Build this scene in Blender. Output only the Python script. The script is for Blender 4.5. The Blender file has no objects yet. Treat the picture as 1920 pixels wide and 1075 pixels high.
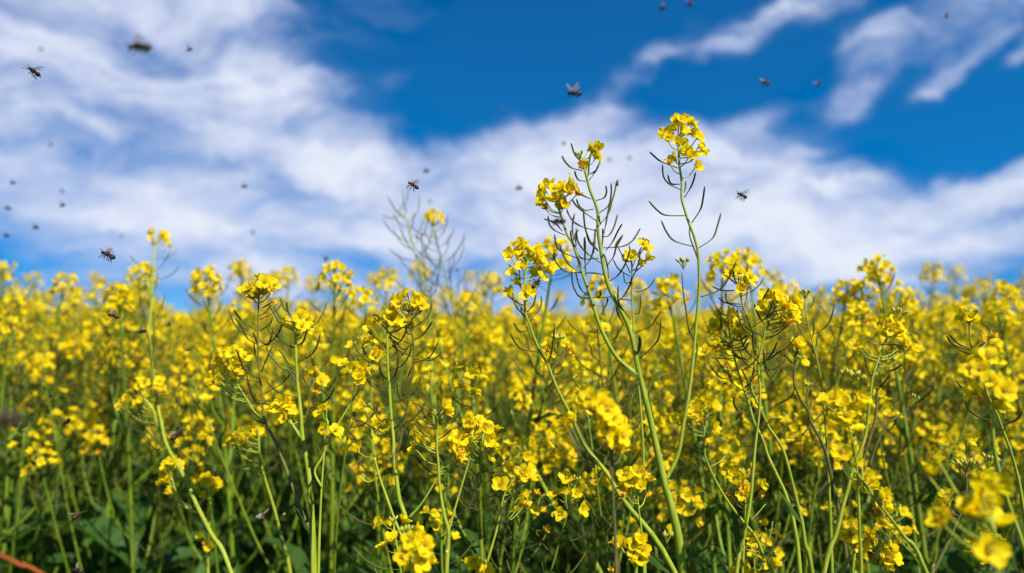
import bpy, math, random
import numpy as np
from mathutils import Vector, Matrix, Quaternion
R = math.radians
random.seed(11)
scn = bpy.context.scene
col = scn.collection

# ------------------------------------------------------------------ camera
F = 1280.0                       # focal length in photograph pixels (24 mm on 36 mm)
CAM = Vector((0, 0, 1.25))
PITCH = math.atan(62.5 / F)
cd = bpy.data.cameras.new('camera'); cam = bpy.data.objects.new('camera', cd); col.objects.link(cam)
cd.lens = 24; cd.sensor_width = 36; cd.sensor_fit = 'HORIZONTAL'
cd.clip_start = 0.02; cd.clip_end = 3000
cam.location = CAM; cam.rotation_euler = (R(90) + PITCH, 0, 0)
cd.dof.use_dof = True; cd.dof.focus_distance = 0.64; cd.dof.aperture_fstop = 2.8
scn.camera = cam
CR = Vector((1, 0, 0)); CF = Vector((0, math.cos(PITCH), math.sin(PITCH))); CU = CR.cross(CF)
def at(px, py, d):
    return CAM + d * (CR * ((px - 960) / F) + CU * ((537.5 - py) / F) + CF)

# ------------------------------------------------------------------ exposure and sun
scn.view_settings.view_transform = 'Standard'; scn.view_settings.look = 'None'
scn.view_settings.exposure = 0.6; scn.view_settings.gamma = 1.0
scn.render.engine = 'CYCLES'
scn.cycles.use_denoising = True
scn.cycles.max_bounces = 8; scn.cycles.transparent_max_bounces = 8
scn.cycles.diffuse_bounces = 3; scn.cycles.glossy_bounces = 2; scn.cycles.transmission_bounces = 4
scn.cycles.sample_clamp_indirect = 4
SUN_EL, SUN_AZ = R(48), R(142)
sd = bpy.data.lights.new('sun', 'SUN'); sun = bpy.data.objects.new('sun', sd); col.objects.link(sun)
sd.energy = 5.0; sd.angle = R(0.5); sd.color = (1.0, 0.95, 0.86)
to_sun = Vector((math.cos(SUN_EL) * math.sin(SUN_AZ), math.cos(SUN_EL) * math.cos(SUN_AZ), math.sin(SUN_EL)))
sun.rotation_euler = to_sun.to_track_quat('Z', 'Y').to_euler(); sun.location = to_sun * 30

# ------------------------------------------------------------------ sky with clouds laid out by compass direction and elevation
w = bpy.data.worlds.new('World'); scn.world = w; w.use_nodes = True
nt = w.node_tree; N = nt.nodes; L = nt.links; N.clear()
def nd(tree, t, **kw):
    n = tree.nodes.new(t)
    for k, v in kw.items(): setattr(n, k, v)
    return n
def mth(op, a, b=None, c=None, clamp=False, tree=nt):
    n = nd(tree, 'ShaderNodeMath', operation=op, use_clamp=clamp)
    for i, v in enumerate((a, b, c)):
        if v is None: continue
        if isinstance(v, (int, float)): n.inputs[i].default_value = v
        else: tree.links.new(v, n.inputs[i])
    return n.outputs[0]
sky = nd(nt, 'ShaderNodeTexSky', sky_type='NISHITA', sun_disc=False, sun_elevation=SUN_EL, sun_rotation=SUN_AZ,
         altitude=300, air_density=1.0, dust_density=0.2, ozone_density=3.0)
hs = nd(nt, 'ShaderNodeHueSaturation'); hs.inputs['Hue'].default_value = 0.50
hs.inputs['Saturation'].default_value = 2.0; hs.inputs['Value'].default_value = 1.4
tc = nd(nt, 'ShaderNodeTexCoord'); sp = nd(nt, 'ShaderNodeSeparateXYZ'); L.new(tc.outputs['Generated'], sp.inputs[0])
lift = nd(nt, 'ShaderNodeCombineXYZ'); L.new(sp.outputs[0], lift.inputs[0]); L.new(sp.outputs[1], lift.inputs[1])
L.new(mth('MULTIPLY_ADD', sp.outputs[2], 1.0, .17), lift.inputs[2]); L.new(lift.outputs[0], sky.inputs['Vector']); L.new(sky.outputs[0], hs.inputs['Color'])
az = mth('ARCTAN2', sp.outputs[0], sp.outputs[1]); el = mth('ARCSINE', sp.outputs[2])
satr = nd(nt, 'ShaderNodeMapRange'); L.new(el, satr.inputs[0]); satr.inputs[1].default_value = 0; satr.inputs[2].default_value = .22
satr.inputs[3].default_value = 1.35; satr.inputs[4].default_value = 2.0; L.new(satr.outputs[0], hs.inputs['Saturation'])
ae = nd(nt, 'ShaderNodeCombineXYZ'); L.new(az, ae.inputs[0]); L.new(el, ae.inputs[1])
# stretched noise bends the cloud outlines
def noise(vec, scale, detail, rough, rot=0, sx=1, sy=1, off=0, dist=0):
    m = nd(nt, 'ShaderNodeMapping'); m.inputs['Rotation'].default_value = (0, 0, rot); m.inputs['Scale'].default_value = (sx, sy, 1)
    m.inputs['Location'].default_value = (off, off * .7, off * .3); L.new(vec, m.inputs[0])
    n = nd(nt, 'ShaderNodeTexNoise'); n.inputs['Scale'].default_value = scale; n.inputs['Detail'].default_value = detail
    n.inputs['Roughness'].default_value = rough; n.inputs['Distortion'].default_value = dist; L.new(m.outputs[0], n.inputs['Vector']); return n
wn = noise(ae.outputs[0], 5.5, 6, .6, off=3.1)
wv = nd(nt, 'ShaderNodeVectorMath', operation='SUBTRACT'); L.new(wn.outputs['Color'], wv.inputs[0]); wv.inputs[1].default_value = (.5, .5, .5)
ws = nd(nt, 'ShaderNodeVectorMath', operation='SCALE'); L.new(wv.outputs[0], ws.inputs[0]); ws.inputs['Scale'].default_value = .11
wa = nd(nt, 'ShaderNodeVectorMath', operation='ADD'); L.new(ae.outputs[0], wa.inputs[0]); L.new(ws.outputs[0], wa.inputs[1])
def ael(px, py):
    v = (at(px, py, 1) - CAM).normalized()
    return math.atan2(v.x, v.y), math.asin(v.z)
# x, y, half length, half height (photograph pixels), slope in degrees, weight
CLOUDS = [
 (60, 265, 420, 120, 4, 1.0), (330, 330, 400, 150, 0, .85), (560, 250, 300, 150, -18, .75), (640, 390, 380, 120, 0, .95),
 (120, 150, 330, 90, -8, .75), (330, 40, 260, 90, 0, .45), (100, 20, 300, 80, 0, .5), (470, 150, 190, 80, -20, .45),
 (480, 15, 110, 55, 0, .75), (690, 20, 170, 70, 15, .35), (200, 450, 300, 80, -6, .6), (420, 510, 330, 60, -3, .75), (740, 145, 40, 22, 25, .32),
 (960, 400, 330, 130, 0, .95), (1180, 370, 330, 140, 2, 1.0), (1400, 345, 290, 105, -10, .85), (1020, 270, 240, 60, 10, .55),
 (1560, 400, 260, 70, -8, .6), (1760, 385, 330, 46, 13, .8), (1930, 345, 220, 44, 14, .62), (1250, 470, 300, 64, 2, .5),
 (1600, 480, 420, 36, 8, .55), (1850, 430, 260, 34, 14, .35), (1450, 540, 420, 34, 6, .5), (1150, 560, 330, 40, 0, .5),
 (1220, 115, 110, 34, 38, .46), (1330, 80, 90, 40, 15, .35), (1450, 45, 160, 38, 16, .52), (1600, 10, 150, 36, 18, .35),
 (1620, 140, 130, 48, 42, .55), (1690, 55, 190, 50, 28, .45), (1830, 45, 220, 62, 15, .5), (1790, 125, 110, 28, 28, .48), (1920, 90, 50, 26, 35, .4),
 (1500, 500, 560, 60, 4, .4), (700, 560, 800, 50, 0, .42), (1750, 470, 300, 46, 10, .5), (1430, 215, 120, 28, 22, .33), (1330, 240, 140, 40, 5, .28), (1900, 620, 140, 50, 0, .7), (850, 590, 240, 50, 0, .45), (130, 545, 120, 26, -15, .3),
]
tot = None
for (x, y, a, b, s, wt) in CLOUDS:
    u, v = ael(x, y); u1, v1 = ael(x + a, y); u0, _ = ael(x - a, y); _, v2 = ael(x, y - b); _, v3 = ael(x, y + b)
    m = nd(nt, 'ShaderNodeMapping', vector_type='TEXTURE')
    m.inputs['Location'].default_value = (u, v, 0); m.inputs['Rotation'].default_value = (0, 0, R(s))
    m.inputs['Scale'].default_value = (max(u1 - u0, .01) / 2 * 1.35, max(v2 - v3, .01) / 2 * 1.35, 1); L.new(wa.outputs[0], m.inputs[0])
    g = nd(nt, 'ShaderNodeTexGradient', gradient_type='SPHERICAL'); L.new(m.outputs[0], g.inputs[0])
    sm = nd(nt, 'ShaderNodeMapRange', interpolation_type='SMOOTHSTEP'); L.new(g.outputs['Fac'], sm.inputs[0])
    sm.inputs[1].default_value = 0; sm.inputs[2].default_value = .8; sm.inputs[3].default_value = 0; sm.inputs[4].default_value = wt
    if tot is None: tot = sm.outputs[0]
    else:  # screen
        tot = mth('SUBTRACT', mth('ADD', tot, sm.outputs[0]), mth('MULTIPLY', tot, sm.outputs[0]))
# the rest of the dome carries ordinary streaky cloud
n2 = noise(ae.outputs[0], 2.2, 6, .58, rot=R(-20), sx=.8, sy=2.4, off=9)
away = nd(nt, 'ShaderNodeMapRange'); L.new(mth('ABSOLUTE', az), away.inputs[0]); away.inputs[1].default_value = .78; away.inputs[2].default_value = 1.1
cl2 = nd(nt, 'ShaderNodeMapRange'); L.new(n2.outputs[0], cl2.inputs[0]); cl2.inputs[1].default_value = .48; cl2.inputs[2].default_value = .7
tot = mth('MAXIMUM', tot, mth('MULTIPLY', away.outputs[0], cl2.outputs[0]))
# fluffy detail inside the clouds
n3 = noise(wa.outputs[0], 4.4, 9, .62, rot=R(-18), sx=1, sy=2.8, off=1.7, dist=.5)
dens = mth('MULTIPLY_ADD', mth('SUBTRACT', n3.outputs[0], .5), 2.3, mth('MULTIPLY_ADD', tot, .95, -.08))
dm = mth('MULTIPLY', dens, mth('MULTIPLY', tot, 2.2, clamp=True))
cov = nd(nt, 'ShaderNodeMapRange', interpolation_type='SMOOTHSTEP'); L.new(dm, cov.inputs[0])
cov.inputs[1].default_value = -.08; cov.inputs[2].default_value = 1.05
cr = nd(nt, 'ShaderNodeMapRange'); L.new(dens, cr.inputs[0]); cr.inputs[1].default_value = .2; cr.inputs[2].default_value = 1.05
cc = nd(nt, 'ShaderNodeMix', data_type='RGBA'); L.new(cr.outputs[0], cc.inputs[0])
cc.inputs[6].default_value = (4.0, 5.0, 8.4, 1); cc.inputs[7].default_value = (7.9, 8.4, 9.6, 1)
mx = nd(nt, 'ShaderNodeMix', data_type='RGBA'); L.new(cov.outputs[0], mx.inputs[0]); L.new(hs.outputs[0], mx.inputs[6]); L.new(cc.outputs[2], mx.inputs[7])
bg = nd(nt, 'ShaderNodeBackground'); L.new(mx.outputs[2], bg.inputs[0]); bg.inputs[1].default_value = 0.066
wo = nd(nt, 'ShaderNodeOutputWorld'); L.new(bg.outputs[0], wo.inputs[0])
w.cycles.sampling_method = 'MANUAL'; w.cycles.sample_map_resolution = 512

# ------------------------------------------------------------------ materials
def mat(name, base, rough=.5, var=None, noise_scale=0, noise_amt=.25, transl=None, spec=.3, obj_var=0, stretch=(1, 1, 1), transp=0, bump=0):
    m = bpy.data.materials.new(name); m.use_nodes = True; t = m.node_tree; t.nodes.clear()
    p = t.nodes.new('ShaderNodeBsdfPrincipled'); p.inputs['Roughness'].default_value = rough
    p.inputs['Specular IOR Level'].default_value = spec
    c = t.nodes.new('ShaderNodeRGB'); c.outputs[0].default_value = (*base, 1); src = c.outputs[0]
    if noise_scale:
        tcn = t.nodes.new('ShaderNodeTexCoord'); mp = t.nodes.new('ShaderNodeMapping'); mp.inputs['Scale'].default_value = stretch
        n = t.nodes.new('ShaderNodeTexNoise'); n.inputs['Scale'].default_value = noise_scale; n.inputs['Detail'].default_value = 4
        t.links.new(tcn.outputs['Object'], mp.inputs[0]); t.links.new(mp.outputs[0], n.inputs['Vector'])
        r = t.nodes.new('ShaderNodeMapRange'); r.inputs[1].default_value = .35; r.inputs[2].default_value = .65; t.links.new(n.outputs[0], r.inputs[0])
        mi = t.nodes.new('ShaderNodeMix'); mi.data_type = 'RGBA'; t.links.new(r.outputs[0], mi.inputs[0])
        mi.inputs[6].default_value = (*base, 1); mi.inputs[7].default_value = (*(var or [v * (1 - noise_amt) for v in base]), 1); src = mi.outputs[2]
        if bump:
            b = t.nodes.new('ShaderNodeBump'); b.inputs['Strength'].default_value = bump; b.inputs['Distance'].default_value = .0006
            t.links.new(n.outputs[0], b.inputs['Height']); t.links.new(b.outputs[0], p.inputs['Normal'])
    if obj_var:
        oi = t.nodes.new('ShaderNodeObjectInfo'); r2 = t.nodes.new('ShaderNodeMapRange'); t.links.new(oi.outputs['Random'], r2.inputs[0])
        r2.inputs[3].default_value = 1 - obj_var; r2.inputs[4].default_value = 1 + obj_var
        h = t.nodes.new('ShaderNodeHueSaturation'); t.links.new(src, h.inputs['Color']); t.links.new(r2.outputs[0], h.inputs['Value'])
        r3 = t.nodes.new('ShaderNodeMapRange'); mm = t.nodes.new('ShaderNodeMath'); mm.operation = 'FRACT'
        m7 = t.nodes.new('ShaderNodeMath'); m7.operation = 'MULTIPLY'; m7.inputs[1].default_value = 7.3
        t.links.new(oi.outputs['Random'], m7.inputs[0]); t.links.new(m7.outputs[0], mm.inputs[0]); t.links.new(mm.outputs[0], r3.inputs[0])
        r3.inputs[3].default_value = .5 - obj_var * .05; r3.inputs[4].default_value = .5 + obj_var * .05; t.links.new(r3.outputs[0], h.inputs['Hue'])
        src = h.outputs[0]
    t.links.new(src, p.inputs['Base Color'])
    out = t.nodes.new('ShaderNodeOutputMaterial'); sh = p.outputs[0]
    if transl:
        tl = t.nodes.new('ShaderNodeBsdfTranslucent'); tl.inputs[0].default_value = (*transl[0], 1)
        ms = t.nodes.new('ShaderNodeMixShader'); ms.inputs[0].default_value = transl[1]
        t.links.new(sh, ms.inputs[1]); t.links.new(tl.outputs[0], ms.inputs[2]); sh = ms.outputs[0]
    if transp:
        tr = t.nodes.new('ShaderNodeBsdfTransparent'); ms = t.nodes.new('ShaderNodeMixShader'); ms.inputs[0].default_value = transp
        t.links.new(sh, ms.inputs[1]); t.links.new(tr.outputs[0], ms.inputs[2]); sh = ms.outputs[0]
    t.links.new(sh, out.inputs[0]); return m
M = dict(
 petal=mat('petal', (.97, .75, .004), .6, var=(.97, .67, .003), noise_scale=160, transl=((.99, .86, .006), .5), spec=.15, obj_var=.1),
 petal_old=mat('petal_old', (.90, .58, .01), .6, var=(.70, .34, .01), noise_scale=200, transl=((.8, .36, .01), .3), spec=.1, obj_var=.12),
 stamen=mat('stamen', (.62, .42, .02), .6),
 sepal=mat('sepal', (.50, .46, .035), .5, transl=((.5, .5, .03), .3)),
 bud=mat('bud', (.30, .34, .035), .5, var=(.5, .42, .04), noise_scale=220),
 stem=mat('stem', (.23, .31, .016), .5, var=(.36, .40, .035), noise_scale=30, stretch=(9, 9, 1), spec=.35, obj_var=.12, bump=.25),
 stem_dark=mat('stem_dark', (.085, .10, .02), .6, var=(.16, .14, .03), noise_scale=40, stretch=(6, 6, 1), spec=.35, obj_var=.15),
 stem_field=mat('stem_field', (.10, .17, .008), .5, var=(.19, .25, .014), noise_scale=30, stretch=(9, 9, 1), spec=.3, obj_var=.2),
 pod=mat('pod', (.060, .088, .008), .6, var=(.10, .075, .02), noise_scale=60, spec=.15, obj_var=.2),
 leaf=mat('leaf', (.030, .078, .008), .55, var=(.055, .115, .022), noise_scale=45, transl=((.12, .26, .02), .28), spec=.15, obj_var=.15),
 soil=mat('soil', (.045, .035, .022), .9, var=(.02, .018, .012), noise_scale=9),
 bee=mat('bee_brown', (.075, .026, .008), .8, var=(.025, .011, .005), noise_scale=900),
 bee_dark=mat('bee_dark', (.012, .009, .007), .45),
 bee_band=mat('bee_band', (.09, .04, .012), .7),
 wing=mat('wing', (.42, .30, .22), .3, transl=((.5, .4, .3), .4), transp=.68),
 straw=mat('dry_orange', (.42, .11, .02), .6, var=(.3, .07, .015), noise_scale=60),
)

# ------------------------------------------------------------------ mesh helpers
class MB:
    def __init__(s): s.v = []; s.f = []; s.m = []; s.mats = []
    def mi(s, name):
        if name not in s.mats: s.mats.append(name)
        return s.mats.index(name)
    def add(s, verts, faces, m):
        o = len(s.v); k = s.mi(m) if isinstance(m, str) else None
        s.v.extend(map(tuple, verts)); s.f.extend([tuple(i + o for i in f) for f in faces])
        s.m.extend([k] * len(faces) if k is not None else [s.mi(x) for x in m])
    def addT(s, tpl, mx):                    # template (verts array, faces, mats)
        v = np.asarray(tpl[0]); mm = np.array(mx)
        s.add(v @ mm[:3, :3].T + mm[:3, 3], tpl[1], tpl[2])
    def mesh(s, name):
        me = bpy.data.meshes.new(name); me.from_pydata(s.v, [], s.f); me.materials.clear()
        for x in s.mats: me.materials.append(M[x])
        me.polygons.foreach_set('material_index', s.m); me.polygons.foreach_set('use_smooth', [True] * len(s.f)); me.update(); return me
    def build(s, name, parent=None, origin=None):
        if origin is not None: s.v = [(a - origin[0], b - origin[1], c - origin[2]) for a, b, c in s.v]
        o = bpy.data.objects.new(name, s.mesh(name)); col.objects.link(o); o.parent = parent
        return o
def smooth(pts, n=4):
    P = [Vector(p) for p in pts]
    if len(P) < 3: return [P[0].lerp(P[-1], i / n) for i in range(n + 1)]
    Q = [P[0] * 2 - P[1]] + P + [P[-1] * 2 - P[-2]]; out = []
    for i in range(1, len(Q) - 2):
        a, b, c, d = Q[i - 1:i + 3]
        for k in range(n):
            t = k / n
            out.append(.5 * ((2 * b) + (c - a) * t + (2 * a - 5 * b + 4 * c - d) * t * t + (3 * b - a - 3 * c + d) * t ** 3))
    out.append(P[-1]); return out
def tube(mb, path, radii, m, sides=6, cap=True, mats=None):
    n = len(path); T = []
    for i in range(n):
        d = (path[min(i + 1, n - 1)] - path[max(i - 1, 0)]); T.append(d.normalized() if d.length > 1e-9 else Vector((0, 0, 1)))
    u = T[0].orthogonal().normalized(); V = []; Fc = []
    for i in range(n):
        if i: u = (T[i - 1].rotation_difference(T[i]) @ u).normalized()
        b = T[i].cross(u)
        for k in range(sides):
            a = 2 * math.pi * k / sides; V.append(path[i] + (u * math.cos(a) + b * math.sin(a)) * radii[i])
    for i in range(n - 1):
        for k in range(sides):
            Fc.append((i * sides + k, i * sides + (k + 1) % sides, (i + 1) * sides + (k + 1) % sides, (i + 1) * sides + k))
    if cap: Fc.append(tuple(range(sides))[::-1]); Fc.append(tuple(range((n - 1) * sides, n * sides)))
    if mats: mm = [mats[min(j // sides, len(mats) - 1)] for j in range(len(Fc))]; mb.add(V, Fc, mm)
    else: mb.add(V, Fc, m)
def rnd(a, b): return random.uniform(a, b)
def rv(s=1): return Vector((rnd(-s, s), rnd(-s, s), rnd(-s, s)))

def petal(mb, L_, W, ang0, ang1, rot, m, nu=6, nv=4, ruf=.0008, twist=0):
    ph = rnd(0, 6); V = []; Fc = []; o = z = 0; prev = 0
    for i in range(nu + 1):
        t = i / nu; a = ang0 + (ang1 - ang0) * min(1, max(0, (t - .2) / .55)) ** 1.1
        o += math.sin(a) * L_ / nu if i else .0008; z += math.cos(a) * L_ / nu if i else 0
        u_ = min(1, max(0, (t - .16) / .84)) ** .82
        wdt = W * max(.14 if t < .5 else .42, math.sqrt(max(0, 1 - (2 * u_ - 1) ** 2)))
        for j in range(nv + 1):
            s = (j / nv - .5)
            lift = ruf * math.sin(ph + 7 * s + 5 * t) * t * 1.6 + abs(s) ** 2 * W * .35 * t
            oo = o + lift * -math.cos(a); zz = z + lift * math.sin(a)
            tw = twist * t; x = s * wdt
            V.append((oo, x * math.cos(tw), zz + x * math.sin(tw)))
    for i in range(nu):
        for j in range(nv):
            k = i * (nv + 1) + j; Fc.append((k, k + 1, k + nv + 2, k + nv + 1))
    c, s_ = math.cos(rot), math.sin(rot)
    mb.add([(x * c - y * s_, x * s_ + y * c, zz) for x, y, zz in V], Fc, m)
def ovoid(mb, mx, r, l, m, sides=5, rings=4):
    V = []; Fc = []
    for i in range(rings + 1):
        t = i / rings; rr = r * math.sin(math.pi * (.06 + .9 * t)) ** .8
        for k in range(sides):
            a = 2 * math.pi * k / sides; V.append((rr * math.cos(a), rr * math.sin(a), l * t))
    for i in range(rings):
        for k in range(sides): Fc.append((i * sides + k, i * sides + (k + 1) % sides, (i + 1) * sides + (k + 1) % sides, (i + 1) * sides + k))
    Fc.append(tuple(range(sides))[::-1]); Fc.append(tuple(range(rings * sides, (rings + 1) * sides)))
    mb.addT((np.array(V), Fc, m), mx)
I4 = Matrix.Identity(4)
def flower_tpl(seed, kind='open', fine=True):
    st = random.getstate(); random.seed(seed); mb = MB(); s = rnd(.92, 1.1)
    nu, nv = (7, 4) if fine else (5, 2)
    m = 'petal' if kind != 'old' else 'petal_old'
    for k in range(4):
        if kind == 'open': a0, a1, Lp, W = R(rnd(12, 22)), R(rnd(66, 92)), .0108 * s, .0090 * s
        elif kind == 'cup': a0, a1, Lp, W = R(rnd(8, 16)), R(rnd(38, 62)), .0108 * s, .0086 * s
        else: a0, a1, Lp, W = R(rnd(5, 15)), R(rnd(8, 75)), .0095 * s, rnd(.003, .0052) * s
        petal(mb, Lp, W * rnd(.9, 1.1), a0, a1, math.pi / 2 * k + rnd(-.16, .16) + (.25 if k % 2 else 0), m, nu, nv, ruf=rnd(.0002, .0007), twist=rnd(-.2, .2))
    if fine:
        for k in range(6):
            a = k * 1.05 + .3; p = [Vector((0, 0, 0)), Vector((math.cos(a) * .0011, math.sin(a) * .0011, .0035)), Vector((math.cos(a) * .0016, math.sin(a) * .0016, .0062))]
            tube(mb, p, [.00022, .0002, .0006], 'stamen', 4)
        tube(mb, [Vector((0, 0, 0)), Vector((0, 0, .007))], [.0006, .0005], 'bud', 4)
    else: tube(mb, [Vector((0, 0, 0)), Vector((0, 0, .005))], [.0007, .0011], 'stamen', 4)
    for k in range(4):
        petal(mb, .0058, .0022, R(18), R(rnd(20, 60)), math.pi / 4 + math.pi / 2 * k, 'sepal', 3, 2, ruf=0)
    random.setstate(st); return (np.array(mb.v), mb.f, [mb.mats[i] for i in mb.m]), mb
FT = [flower_tpl(100 + i, k) for i, k in enumerate(['open', 'open', 'open', 'open', 'cup', 'cup', 'cup', 'old', 'old', 'old'])]
FTL = [flower_tpl(200 + i, k, False)[0] for i, k in enumerate(['open', 'open', 'open', 'cup', 'cup', 'old'])]
FLOWER_ME = [b.mesh('flower') for _, b in FT]
def orient(loc, axis, spin=None, s=1):
    q = Vector(axis).normalized().to_track_quat('Z', 'Y').to_matrix().to_4x4()
    return Matrix.Translation(loc) @ q @ Matrix.Rotation(rnd(0, 6.28) if spin is None else spin, 4, 'Z') @ Matrix.Scale(s, 4)
def buds_into(mb, c, up, n, spread=.006, size=1):
    for i in range(n):
        a = i * 2.4; r = math.sqrt(i / n); d = (up + up.orthogonal().normalized() * 0 + Quaternion(up, a) @ up.orthogonal().normalized() * r * .9).normalized()
        b = c + d * spread * (.6 + .4 * r) * size
        tube(mb, [c - up * .002, b], [.0004, .0005], 'stem', 4, cap=False)
        ovoid(mb, orient(b, d), .0011 * size, .0042 * size * rnd(.8, 1.2), 'bud')
def pod_path(base, sdir, out, ped, plen, curl, n=9):
    """pedicel then pod: starts along out, bends to run up beside the stem"""
    p = [base]; d = (out * .9 + sdir * .35).normalized(); k = 3
    for i in range(k): p.append(p[-1] + d * ped / k)
    for i in range(n - k):
        d = (d + sdir * curl).normalized(); p.append(p[-1] + d * plen / (n - k))
    return p, k
def pod_radii(n, k, r):
    out = []
    for i in range(n):
        if i <= k: out.append(.00045 if i < k else r * .75)
        else:
            t = (i - k) / (n - 1 - k); out.append(r * (1.0 if t < .75 else (1 - (t - .75) / .25 * .75)))
    return out
def add_pod(mb, path, k, r, m='pod', sides=5):
    tube(mb, path, pod_radii(len(path), k, r), m, sides)
def leaf_tpl(Ln, W, curl, wav=.002, n=9):
    mb = MB(); V = []; Fc = []; x = z = 0; a = R(25)
    for i in range(n + 1):
        t = i / n
        if i: a += curl / n; x += math.sin(a) * Ln / n; z += math.cos(a) * Ln / n
        wd = W * (max(0, math.sin(math.pi * (t * .86 + .13))) ** .8) * (1.0 - .25 * t)
        if i == n: wd = W * .05
        for j in range(5):
            s = j / 2 - 1
            l = abs(s) ** 1.5 * wd * .35 + wav * math.sin(9 * t + 2 * s) * abs(s)
            V.append((x - l * math.cos(a), s * wd * .5, z + l * math.sin(a)))
    for i in range(n):
        for j in range(4): k = i * 5 + j; Fc.append((k, k + 1, k + 6, k + 5))
    return (np.array(V), Fc, 'leaf')
def tag(o, label=None, cat=None, group=None, kind=None):
    if label: o['label'] = label
    if cat: o['category'] = cat
    if group: o['group'] = group
    if kind: o['kind'] = kind
    return o
def empty(name, loc):
    o = bpy.data.objects.new(name, None); col.objects.link(o); o.location = loc; o.empty_display_size = .05; return o

# ------------------------------------------------------------------ ground
g = MB(); S = 60; ext = 600
xs = [math.copysign(abs(i / S) ** 3, i) * ext for i in range(-S, S + 1)]
V = [(x, y, .02 * math.sin(x * 2.1) * math.cos(y * 1.7) if abs(x) < 20 and abs(y) < 20 else 0) for y in xs for x in xs]; n1 = 2 * S + 1
g.add(V, [(j * n1 + i, j * n1 + i + 1, (j + 1) * n1 + i + 1, (j + 1) * n1 + i) for j in range(2 * S) for i in range(2 * S)], 'soil')
tag(g.build('ground'), kind='structure')

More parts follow.
